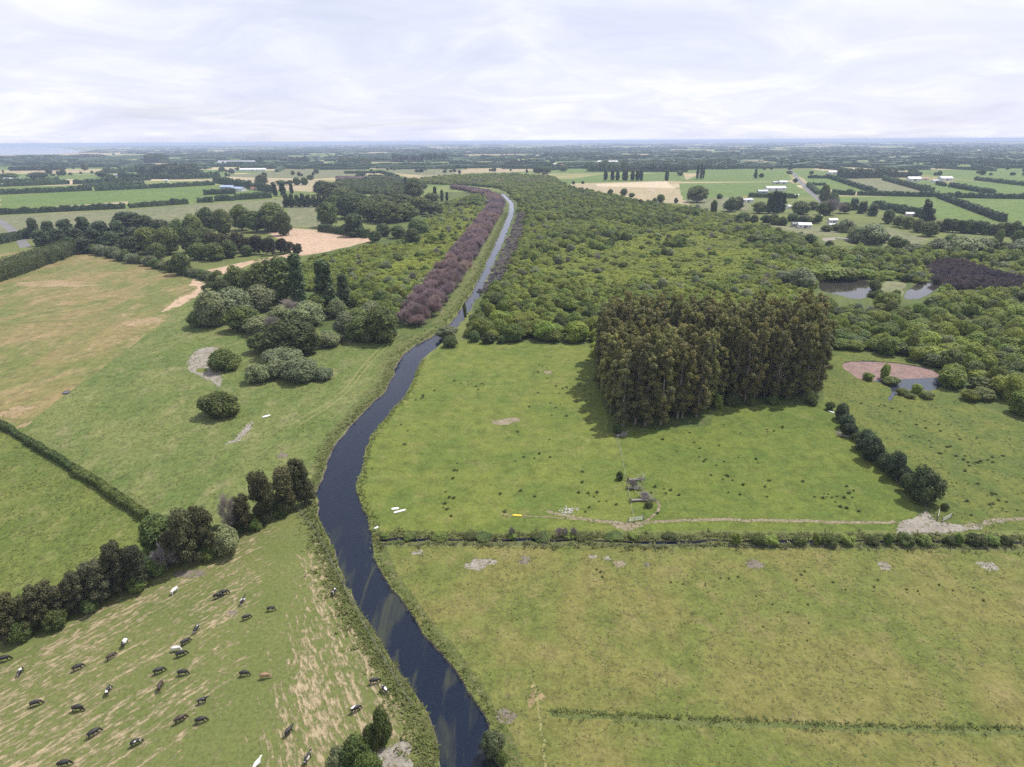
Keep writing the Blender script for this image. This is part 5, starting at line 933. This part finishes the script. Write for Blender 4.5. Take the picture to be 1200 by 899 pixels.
# yellow digger by the house
c_ = P(872, 232.5); o = empty('digger', (c_[0], c_[1], 0), .3); tag(o, 'small yellow digger beside the white house', 'digger')
for nm, bx, mt in (('body', (-1.8, 1.4, -1.1, 1.1, .9, 2.0), 'yellow_paint'), ('cab', (-.2, 1.2, -.9, .9, 2.0, 3.1), 'yellow_paint'), ('track', (-2, 1.8, -1.5, -.9, 0, .85), 'dark_roof'), ('track', (-2, 1.8, .9, 1.5, 0, .85), 'dark_roof')):
    m = MB(); m.box(*bx); link(nm, m.mesh(nm), MATS[mt], o)
m = MB(); m.tube([(1.2, 0, 1.8), (3.2, 0, 3.8), (5.2, 0, 2.6), (5.4, 0, 1.0)], (.28, .26, .22, .2), 5); link('arm', m.mesh('arm'), MATS['yellow_paint'], o)
m = MB(); m.add([(5.0, -.6, .9), (6.0, -.6, .9), (5.9, -.6, .1), (5.2, -.6, .2), (5.0, .6, .9), (6.0, .6, .9), (5.9, .6, .1), (5.2, .6, .2)], [(0, 1, 2, 3), (7, 6, 5, 4), (0, 4, 5, 1), (1, 5, 6, 2), (2, 6, 7, 3), (3, 7, 4, 0)]); link('bucket', m.mesh('bucket'), MATS['yellow_paint'], o)

# ------------------------------------------------------------------ cattle: one skinned body per pose
def coat(name, dark, light, lo):
    m, t, b, o = newmat(name); c = coord(t); oi = N(t, 'ShaderNodeObjectInfo')
    ad = N(t, 'ShaderNodeVectorMath', operation='ADD'); wire(t, c, ad.inputs[0])
    cx = N(t, 'ShaderNodeCombineXYZ'); ml = N(t, 'ShaderNodeMath', operation='MULTIPLY'); wire(t, oi.outputs['Random'], ml.inputs[0]); ml.inputs[1].default_value = 37.0
    for k in 'XYZ': wire(t, ml.outputs[0], cx.inputs[k])
    wire(t, cx.outputs[0], ad.inputs[1])
    f = ramp(t, noise(t, ad.outputs[0], 1.25, 2, .45), [(lo, 0.), (lo + .03, 1.)])
    wire(t, mixc(t, f, dark, light), b.inputs['Base Color']); b.inputs['Roughness'].default_value = .6; return m
coat('coat_black', (.013, .012, .012), (.03, .025, .022), .6); coat('coat_black_white', (.013, .012, .012), (.66, .64, .60), .55); coat('coat_white', (.62, .59, .54), (.70, .68, .64), .5); coat('coat_brown', (.24, .145, .085), (.36, .27, .19), .6); coat('coat_dark_brown', (.035, .021, .015), (.06, .04, .03), .6); coat('coat_white_face', (.014, .012, .012), (.6, .58, .55), .62)
def cow_mesh(head, step, seed):
    V_ = []; E = []; R = []
    def add(p, r, par=None):
        V_.append(p); R.append(r if isinstance(r, tuple) else (r, r)); 
        if par is not None: E.append((par, len(V_) - 1))
        return len(V_) - 1
    b0 = add((-.1, 0, 1.06), (.45, .43)); rp = add((-.72, 0, 1.12), (.36, .33), b0); ch = add((.5, 0, 1.06), (.37, .40), b0); nb = add((.82, 0, 1.12 if head < 1 else 1.25), (.17, .23), ch)
    hy = .12 * (seed % 3 - 1)
    pl = add((1.12, hy, head), .13, nb); mz = add((1.12 + (.38 if head > .9 else .24), hy * 1.6, head - (.10 if head > .9 else .34)), .075, pl)
    for s in (-1, 1): add((1.06, hy + s * .22, head + .05), .04, pl)
    for s in (-1, 1):
        hp = add((-.74, s * .2, .88), .16, rp); k_ = add((-.66 + s * step, s * .21, .62), .09, hp); hk = add((-.84 + s * step, s * .21, .40), .06, k_); add((-.78 + s * step * 1.3, s * .21, .03), .06, hk)
        sh = add((.52, s * .19, .78), .13, ch); kn = add((.55 - s * step, s * .19, .42), .075, sh); add((.53 - s * step * 1.4, s * .19, .03), .06, kn)
    ud = add((-.42, 0, .70), .13, b0); t1 = add((-1.02, 0, 1.22), .035, rp); add((-1.1, .03, .5), .04, t1)
    me = bpy.data.meshes.new('cow'); me.from_pydata(V_, E, []); o = bpy.data.objects.new('cow', me); COL.objects.link(o)
    o.modifiers.new('skin', 'SKIN'); sk = me.skin_vertices[0].data
    for k, r in enumerate(R): sk[k].radius = r; sk[k].use_root = (k == 0)
    ss = o.modifiers.new('sub', 'SUBSURF'); ss.levels = 1; ss.render_levels = 1
    dg = bpy.context.evaluated_depsgraph_get(); ev = o.evaluated_get(dg); nm = bpy.data.meshes.new_from_object(ev); nm.name = 'cow'
    nm.polygons.foreach_set('use_smooth', [True] * len(nm.polygons))
    bpy.data.objects.remove(o); return nm
POSES = [cow_mesh(1.42, .06, 1), cow_mesh(.42, .10, 2), cow_mesh(.45, .04, 0), cow_mesh(1.30, .12, 2)]
COATS = {}
def cow(px, py, ang, ct, pose, label):
    key = (ct, pose)
    if key not in COATS: me = POSES[pose].copy(); me.materials.clear(); me.materials.append(MATS['coat_' + ct]); COATS[key] = me
    o = link('cow', COATS[key]); p = P(px, py); o.location = (p[0], p[1], 0); o.rotation_euler = (0, 0, math.radians(ang)); s = RNG.uniform(.76, .9); o.scale = (s, s, s)
    tag(o, label, 'cow', 'cattle in the grazed paddock')
for a in [(6, 775, 20, 'black', 1, 'black cow cut by the left picture edge below the tree belt'), (25, 790, 100, 'black_white', 1, 'black cow with white head and white back band near the left edge'), (43, 827, 22, 'black', 1, 'long black cow walking right, lowest near the left edge'), (92, 785, 40, 'black', 1, 'black cow grazing above the one directly below it, left herd'), (92, 833, 5, 'black', 2, 'black cow grazing below another at left, beside the straw'),
          (131, 772, 55, 'dark_brown', 1, 'dark brown cow below a black and white one, upper left herd'), (147, 756, 95, 'black_white', 1, 'black and white cow facing away, topmost of the left herd'), (128, 812, 100, 'black_white', 2, 'black cow with white shoulder facing away in the left middle'), (111, 862, 45, 'black', 1, 'black cow walking up to the right, lower left'), (160, 873, 35, 'black_white', 1, 'black cow with white rump patch at lower left'), (76, 898, 15, 'black', 1, 'black cow cut by the bottom edge at left'),
          (205, 695, 75, 'white', 1, 'white cow alone just below the tree belt'), (256, 701, 25, 'black', 1, 'left black cow of the touching pair near the worn patch'), (263, 697, 25, 'black', 2, 'right black cow of the touching pair near the worn patch'), (285, 707, 80, 'black_white', 0, 'black cow with white head facing away, above the worn patch'), (318, 716, 10, 'white_face', 2, 'black cow with pale flank, farthest right of the upper herd'), (289, 726, 30, 'black', 1, 'black cow walking right just below the worn patch'),
          (231, 740, 80, 'black_white', 3, 'white and black cow facing away above the group of four'), (218, 755, 50, 'black', 1, 'uppermost black cow of the group of four'), (207, 763, 10, 'white', 2, 'pale white cow in the group of four'), (213, 769, 25, 'black', 1, 'lowest black cow of the group of four'), (187, 789, 30, 'black', 1, 'black cow left of another at the same height, mid paddock'), (215, 791, 10, 'black', 2, 'black cow grazing right, below the group of four'), (189, 807, 95, 'dark_brown', 1, 'dark cow facing away by a broad straw patch'),
          (238, 824, 25, 'white_face', 0, 'black cow with white face walking right, lower middle'), (212, 846, 40, 'dark_brown', 1, 'dark brown cow left of a large black one, lower middle'), (236, 847, 15, 'black', 1, 'large black cow right of a dark brown one, lower middle'), (287, 792, 5, 'black', 2, 'black cow beside the small tan one'), (311, 795, 10, 'brown', 2, 'small tan cow right of a black one'), (339, 860, 60, 'white_face', 3, 'black cow with pale head walking away, lower right herd'), (361, 892, 75, 'white_face', 0, 'black cow with white head at the bottom near the bush'), (302, 899, 70, 'white', 0, 'white cow cut by the bottom edge'),
          (392, 696, 75, 'black_white', 1, 'black and white cow on the river bank grass'), (439, 801, 15, 'black', 1, 'upper black cow of the two beside the river weeds'), (451, 811, 140, 'black_white', 2, 'lower black and white cow of the two beside the river weeds'), (417, 834, 30, 'black_white', 1, 'black and white cow above the bottom bush'), (434, 866, 110, 'brown', 1, 'reddish brown cow standing behind the bottom bush')]:
    cow(*a)
# ------------------------------------------------------------------ grass and rushes
def tufts(name, pts, h, r, nb, mat, label, seed=1, cat='grass'):
    rng = np.random.default_rng(seed); n = len(pts); k = n * nb
    if not n: return
    c_ = np.repeat(pts, nb, 0); sc = np.repeat(rng.uniform(.55, 1.35, n), nb)[:, None]; a = rng.uniform(0, 6.28, k); d = np.stack([np.cos(a), np.sin(a)], 1)
    rr = r * rng.random((k, 1)) * sc; b0 = np.c_[c_ + d * rr * .6, np.full(k, -.02)]; tip = np.c_[c_ + d * (rr + r * 1.0 * sc * rng.random((k, 1))), (h * sc * rng.uniform(.4, 1.0, (k, 1)))]
    sd_ = np.c_[np.stack([-d[:, 1], d[:, 0]], 1), np.zeros(k)] * (r * .30 * sc * rng.uniform(.5, 1.2, (k, 1)))
    q = np.stack([b0 - sd_, b0 + sd_, tip + sd_ * .45, tip - sd_ * .45], 1).reshape(-1, 3)
    m = MB(); m.quads(q); return tag(link(name, m.mesh(name), MATS[mat]), label, cat, None, 'stuff')
def patchy(p, L, seed, lo): return p[lump(p, L, seed) + np.random.default_rng(seed).normal(0, .35, len(p)) > lo]
rg = np.random.default_rng(77)
REGP = lambda lab: next(r[1] for r in REG if r[3].startswith(lab))
wet = [h[1] for h in holes]
def dry(p):
    for w_ in wet: p = p[~inpoly(p, w_)]
    return p
def inview(p):
    q = np.array([proj(x, y) if y > 20 else (0, 2000) for x, y in p]); return p[(q[:, 0] > -40) & (q[:, 0] < 1240) & (q[:, 1] < 930)]
tufts('rough_grass', dry(patchy(inview(scatter(REGP('olive dry'), 1.5, rg)), 18, 3, -.2)), .14, .38, 5, 'blade_green', 'green tufts in the olive dry paddock', 2)
tufts('dry_grass', dry(patchy(inview(scatter(REGP('olive dry'), 1.5, rg)), 14, 9, -.2)), .14, .40, 4, 'blade_dry', 'straw-coloured tufts in the olive dry paddock', 3)
tufts('rough_grass', dry(patchy(scatter(REGP('rough green meadow'), 1.7, rg), 16, 5, -.2)), .17, .5, 4, 'blade_green', 'tufts in the rough meadow left of the river', 4)
tufts('rough_grass', patchy(inview(scatter(REGP('long green'), 1.1, rg)), 12, 6, -.3), .2, .5, 4, 'blade_green', 'tufts of the long grass field at the left', 5)
tufts('rough_grass', dry(patchy(inview(scatter(REGP('rushy green'), 1.6, rg)), 14, 7, .1)), .2, .45, 5, 'blade_rush', 'dark tufts in the paddock around the pink pond', 6)
# river margins: tall weeds and sedge on both banks
lines = []
def margin(line, a, b_, step, n, out):
    seg = line[(line[:, 1] > a) & (line[:, 1] < b_)]; L = rough(seg, step, 0, closed=False); L = np.repeat(L, n, 0); return L + np.c_[out * np.abs(rg.normal(0, 1.0, len(L))) ** .8, rg.normal(0, .5, len(L))]
lpts = np.vstack([margin(lb, 55, 240, .8, 6, -2.2), margin(lb, 55, 130, .6, 6, -3.0)]); rpts = margin(rb, 45, 240, .8, 4, 1.1)
lpts = lpts[~inpoly(lpts, RIVER)]; rpts = rpts[~inpoly(rpts, RIVER)]
tufts('bank_weeds', lpts[::2], .4, .55, 5, 'blade_bank', 'tall weeds along the left river bank', 7); tufts('bank_sedge', lpts[1::2], .4, .55, 5, 'blade_green', 'green sedge along the left river bank', 8)
tufts('bank_sedge', rpts, .35, .5, 5, 'blade_green', 'green sedge along the right river bank', 9)
lpts = margin(lb, 240, 800, 1.5, 4, -3.5); lpts = lpts[~inpoly(lpts, RIVER)]
tufts('bank_weeds', lpts, .8, .8, 4, 'blade_green', 'grass along the far left river bank', 10)
dl = DRAIN_L[np.abs(DRAIN_L[:, 0]) < 320]; L = np.repeat(rough(dl, .7, 0, closed=False), 5, 0)
dp_ = L + np.c_[rg.normal(0, .4, len(L)), np.where(rg.random(len(L)) < .6, 1.1 + np.abs(rg.normal(0, .9, len(L))), -1.0 - np.abs(rg.normal(0, .8, len(L))))]
tufts('drain_sedge', dp_[::2], .35, .5, 5, 'blade_green', 'green sedge along the straight drain', 11); tufts('drain_weeds', dp_[1::2], .35, .45, 5, 'blade_bank', 'dry weeds along the straight drain', 12)
fl = np.repeat(rough(PP([(646, 838), (760, 844), (900, 850), (1050, 856), (1180, 858), (1330, 862)]), .5, 0, closed=False), 6, 0); up_ = rg.random(len(fl)) < .7
fl = fl + np.c_[rg.normal(0, .4, len(fl)), np.where(up_, .45 + np.abs(rg.normal(0, .35, len(fl))), -.45 - np.abs(rg.normal(0, .2, len(fl))))]
fl = fl[(rg.random(len(fl)) < .55) & up_ | (rg.random(len(fl)) < .2)]
tufts('furrow_sedge', fl, .25, .34, 5, 'blade_rush', 'dark sedge lining the grassy furrow', 13)
ed = [];
for r_ in REG:
    if r_[0] in ('bare_patch', 'bare_ground', 'track', 'track_junction', 'gateway', 'gravel_flat', 'stony_strip', 'mud_patch') and r_[1][:, 1].mean() < 260:
        ol = rough(r_[1], .35, .28); ed.append(ol[rg.random(len(ol)) < .6]); q_ = scatter(r_[1], .9, rg); ed.append(q_[rg.random(len(q_)) < .25])
ed = dry(np.vstack(ed)); tufts('edge_grass', ed, .13, .32, 4, 'blade_green', 'grass creeping over the edges of bare patches and tracks', 14)
dt_ = []
for k_ in range(5): dt_.append(dp_ + rg.normal(0, .5, dp_.shape))
dt_ = np.vstack(dt_); dt_ = dry(dt_[rg.random(len(dt_)) < .35]); tufts('drain_growth', dt_, .4, .5, 5, 'blade_bank', 'low rough growth crowding the straight drain', 15)
# bushes on the drain
rows = []
for k, x in enumerate((462, 480, 505, 522, 548, 575, 600, 622, 640, 662, 690, 720, 733, 790)): rows.append(('bush' if k % 3 else 'lime_bush', x + 5 * ((k * 7) % 5) - 10, 630, 625 + (k % 3) * .8, 14 + 4 * (k % 3)))
for k, x in enumerate((868, 892, 902, 930, 962, 972, 992, 1016, 1046, 1062, 1080, 1106, 1128, 1144, 1160, 1172)): rows.append(('bush' if k % 2 else 'lime_bush', x + 4 * ((k * 5) % 4) - 6, 637, 625 + (k % 4) * 1.4, 12 + 3 * ((k * 3) % 4)))
for x in (655, 662, 672, 600): rows.append(('bare_grey', x, 629, 619, 9))
plot(dict(bush='dark green low bush', lime_bush='light green low bush', bare_grey='small grey twiggy bush'), 'in the row along the straight drain', 'bushes along the straight drain', rows, False)
plot(dict(bush='dark low bush', grey_bush='grey-green round bush'), 'at the upper river bend by the paddock corner', 'bushes at the upper river bend', [('grey_bush', 524, 396, 382, 24), ('bush', 527, 406, 394, 20), ('bush', 556, 400, 388, 14), ('bush', 572, 402, 390, 16), ('bush', 588, 402, 393, 12), ('bush', 545, 372, 355, 5)], False)
# rush tussocks one by one
RM = []
for v in range(3):
    r_ = np.random.default_rng(50 + v); n = 46; a = r_.uniform(0, 6.28, n); d = np.stack([np.cos(a), np.sin(a)], 1); b0 = np.c_[d * r_.random((n, 1)) * .3, np.full(n, -.02)]; tp = np.c_[d * r_.uniform(.3, 1.0, (n, 1)), r_.uniform(.2, .6, n)]; s_ = np.c_[-d[:, 1], d[:, 0], np.zeros(n)] * .12
    m = MB(); m.quads(np.stack([b0 - s_, b0 + s_, tp + s_ * .5, tp - s_ * .5], 1).reshape(-1, 3)); me = m.mesh('rush_tussock'); me.materials.append(MATS['blade_rush']); RM.append(me)
def tussock(x, y, lab, grp, s=1.):
    o = link('rush_tussock', RM[int(rg.integers(3))]); p = P(x, y) + rg.normal(0, .5, 2); o.location = (p[0], p[1], 0); o.rotation_euler = (0, 0, rg.uniform(0, 6)); k = s * rg.uniform(.35, .8); o.scale = (k, k, k); tag(o, lab, 'rush', grp)
for cx, cy, sx, sy, n in ((550, 450, 22, 6, 14), (505, 462, 14, 14, 8), (660, 465, 22, 25, 26), (690, 450, 10, 22, 14), (527, 590, 6, 14, 10), (530, 548, 10, 12, 6), (615, 520, 50, 30, 12), (480, 510, 20, 20, 5), (700, 585, 22, 16, 16), (600, 580, 60, 20, 8), (640, 430, 30, 12, 10)):
    for k in range(int(n * .7)): tussock(cx + rg.normal(0, sx) * .6, cy + rg.normal(0, sy) * .6, 'dark rush tussock in the green paddock beside the river', 'rush tussocks of the river paddock')
for cx, cy, sx, sy, n in ((860, 560, 90, 20, 26), (985, 580, 20, 12, 26), (900, 505, 50, 8, 12), (830, 525, 40, 20, 10), (780, 580, 20, 14, 10)):
    for k in range(int(n * .7)): tussock(cx + rg.normal(0, sx) * .6, cy + rg.normal(0, sy) * .6, 'dark rush tussock in the paddock below the grove', 'rush tussocks below the grove')
for cx, cy, sx, sy, n in ((1130, 540, 50, 30, 36), (1090, 500, 40, 16, 20), (1160, 590, 40, 12, 18), (1030, 480, 30, 10, 12)):
    for k in range(int(n * .7)): tussock(cx + rg.normal(0, sx) * .6, cy + rg.normal(0, sy) * .6, 'dark rush tussock in the paddock below the pink pond', 'rush tussocks below the pond')
for cx, cy, sx, sy, n in ((820, 680, 110, 10, 26), (930, 720, 100, 30, 22), (1100, 690, 60, 14, 14)):
    for k in range(int(n * .7)): tussock(cx + rg.normal(0, sx) * .6, cy + rg.normal(0, sy) * .6, 'dark rush tussock in the olive dry paddock', 'rush tussocks of the dry paddock', .6)

# ------------------------------------------------------------------ stones, slabs, dead wood, fences
def stones(name, pts, r, label, cat, mat='stone', kind=None):
    v, f = ico(); m = MB()
    for p in pts: s = r * rg.uniform(.5, 1.5); m.add(v * (s * rg.uniform(.7, 1.2, 3) * np.array((1, 1, .6))) * rg.uniform(.85, 1.12, (len(v), 1)) + (p[0], p[1], s * .15), f)
    return tag(link(name, m.mesh(name), MATS[mat]), label, cat, None, kind)
flat = REGP('pale stony flat'); stones('rubble', np.vstack([rough(flat, .8, .5), scatter(flat, 2.6, rg)]), .2, 'pale rubble stones strewn round the stony flat', 'rubble', kind='stuff')
st = REGP('pale stony strip'); stones('rubble', np.vstack([rough(st, .9, .3), scatter(st, 1.2, rg)]), .22, 'pale rubble on the stony strip of the left meadow', 'rubble', kind='stuff')
c_ = P(666, 598); stones('stone_heap', c_ + rg.normal(0, 1, (60, 2)) * (1.2, 1.0), .22, 'scattered heap of pale stones in the river paddock', 'stones')
gw = REGP('trampled pale'); stones('rubble', scatter(gw, .9, rg), .14, 'loose stones in the trampled stony gateway', 'rubble', kind='stuff')
def slab(px, py, L, W, rz, mat, label):
    n = 14; t_ = np.linspace(0, 2 * math.pi, n, endpoint=False); x = np.sign(np.cos(t_)) * np.abs(np.cos(t_)) ** .6 * L / 2; y = np.sign(np.sin(t_)) * np.abs(np.sin(t_)) ** .7 * W / 2
    m = MB(); m.add(np.vstack([np.c_[x, y, np.full(n, .02)], np.c_[x * 1.02, y * 1.05, np.full(n, .14)], np.c_[x * .9, y * .8, np.full(n, .24)]]), [(k * n + i, k * n + (i + 1) % n, (k + 1) * n + (i + 1) % n, (k + 1) * n + i) for k in range(2) for i in range(n)] + [tuple(2 * n + i for i in range(n))])
    c_ = P(px, py); o = link('float_board', m.mesh('float_board'), MATS[mat]); o.location = (c_[0], c_[1], 0); o.rotation_euler = (0, 0, rz); tag(o, label, 'board')
slab(463, 596.5, 1.9, .8, .25, 'white_paint', 'shorter upper white board of the pair near the river'); slab(468.5, 599.5, 3.1, .65, .45, 'white_paint', 'longer lower white board of the pair near the river'); slab(606, 604.5, 2.4, .5, -.1, 'yellow_paint', 'yellow board lying near the pale stones'); slab(312, 488, 2.6, 1.0, .7, 'white_paint', 'white board lying in the left meadow'); slab(441, 619, 1.2, .5, .8, 'white_paint', 'small white board at the drain mouth'); slab(974, 483, 2.2, .7, -1.0, 'white_paint', 'white trough at the top of the diagonal shrub row')
def dead_log(px, py, L, rz, label, seed):
    r_ = np.random.default_rng(seed); m = MB(); m.tube([(0, 0, .35), (L * .3, .1, .4), (L * .6, -.1, .35), (L, .2, .3)], (.34, .28, .2, .08), 7)
    b = MB()
    for k in range(26):
        x = L * r_.uniform(.35, .98); p = np.array((x, 0, .4)); d = np.array((r_.uniform(.3, 1.2), r_.normal(0, .9), r_.uniform(-.1, .75))) * r_.uniform(.8, 2.1); b.tube([p, p + d * .6 + (0, 0, .1), p + d], (.07, .05, .02), 4)
    m2 = MB()
    for k in range(9): a = 6.28 * k / 9; m2.tube([(0, 0, .35), (-.35, .5 * math.cos(a), .35 + .5 * math.sin(a)), (-.4, .95 * math.cos(a), .4 + .8 * math.sin(a))], (.15, .09, .03), 4)
    c_ = P(px, py); o = empty('fallen_tree', (c_[0], c_[1], 0), rz); tag(o, label, 'log'); link('trunk', m.mesh('trunk', True), MATS['grey_twig'], o); link('branches', b.mesh('branches'), MATS['grey_twig'], o); link('root_plate', m2.mesh('root_plate'), MATS['bark'], o)
dead_log(740, 588, 6.5, .05, 'largest fallen dead tree inside the curved path', 1); dead_log(736, 573, 3.5, -.2, 'small fallen dead tree above the largest one', 2); dead_log(737, 564, 4.2, .1, 'uppermost fallen dead branchy tree by the fence', 3); dead_log(722, 512, 3.2, .2, 'fallen dead branch at the near corner of the grove', 4); dead_log(996, 513, 3.0, 2.8, 'fallen dead branch left of the diagonal shrubs', 5)
plot(dict(bush='dark bush', bare_grey='grey twiggy bush'), 'by the fallen dead trees', 'bushes by the fallen trees', [('bush', 726, 562, 553, 9), ('bare_grey', 742, 572, 563, 11), ('bare_grey', 755, 584, 578, 14), ('bush', 760, 594, 588, 10)], False)
def fence(pts, label, step=4., h=1.15):
    L = rough(PP(pts), step, 0, closed=False); c_ = L[0]; o = empty('wire_fence', (c_[0], c_[1], 0)); tag(o, label, 'fence', 'wire fences')
    pm = MB(); pm.tube([(0, 0, -.2), (0, 0, h)], (.07, .06), 5); pme = pm.mesh('post'); pme.materials.append(MATS['weathered_wood'])
    for p in L[:120]: q = link('post', pme, None, o); q.location = (p[0] - c_[0], p[1] - c_[1], 0)
    for z in (.35, .7, 1.05):
        m = MB(); m.tube(np.c_[L[:120] - c_, np.full(len(L[:120]), z)], [.008] * len(L[:120]), 3, cap=False); link('wire', m.mesh('wire'), MATS['grey_iron'], o)
fence([(723, 508), (733, 560), (743, 612)], 'wire fence between the river paddock and the fallen trees'); fence([(450, 641.5), (700, 642), (900, 643.5), (1200, 647)], 'wire fence along the top of the dry paddock'); fence([(352, 601), (375, 632), (395, 672), (420, 722), (450, 774), (482, 828)], 'wire fence between the cows and the river bank'); fence([(968, 474), (985, 494), (1050, 566), (1095, 606)], 'wire fence along the diagonal shrub row')
def gate(px, py, rz, label):
    c_ = P(px, py); o = empty('farm_gate', (c_[0], c_[1], 0), rz); tag(o, label, 'gate'); m = MB()
    for z in (.25, .5, .8, 1.15): m2 = MB(); m2.tube([(0, 0, z), (3.6, 0, z)], (.035, .035), 5); link('rail', m2.mesh('rail'), MATS['white_paint'], o)
    for x in (0, 1.8, 3.6): m2 = MB(); m2.tube([(x, .01, .2), (x, .01, 1.2)], (.04, .04), 5); link('upright', m2.mesh('upright'), MATS['white_paint'], o)
    for x in (-.2, 3.8): m2 = MB(); m2.tube([(x, 0, -.2), (x, 0, 1.4)], (.11, .1), 6); link('post', m2.mesh('post'), MATS['weathered_wood'], o)
gate(1098, 610, .9, 'pale farm gate standing open at the stony gateway, left leaf'); gate(1104, 612, .5, 'pale farm gate at the stony gateway, right leaf'); gate(737, 612, .25, 'pale farm gate at the track junction')
c_ = P(78, 461); m = MB(); m.tube([(0, 0, 0), (0, 0, .6)], (1.1, 1.15), 16, cap=False); m.tube([(0, 0, .05), (0, 0, .45)], (1.0, 1.0), 16); o = link('water_trough', m.mesh('water_trough'), MATS['dark_roof']); o.location = (c_[0], c_[1], 0); tag(o, 'dark round water trough in the brown irrigated field', 'trough')
# ------------------------------------------------------------------ air: pale haze over the whole plain, under the sky
m = bpy.data.materials.new('haze'); m.use_nodes = True; t = m.node_tree; t.nodes.clear(); o_ = N(t, 'ShaderNodeOutputMaterial'); v_ = N(t, 'ShaderNodeVolumePrincipled')
v_.inputs['Color'].default_value = (0.63, 0.75, 1.0, 1); v_.inputs['Density'].default_value = 1.0e-4; v_.inputs['Anisotropy'].default_value = 0.0; wire(t, v_.outputs[0], o_.inputs['Volume'])
mb = MB(); mb.box(-32000, 32000, -1500, 62000, -2.5, 88.5); hz = link('haze', mb.mesh('haze'), m); tag(hz, 'pale blue haze over the far plain', 'haze', None, 'stuff')
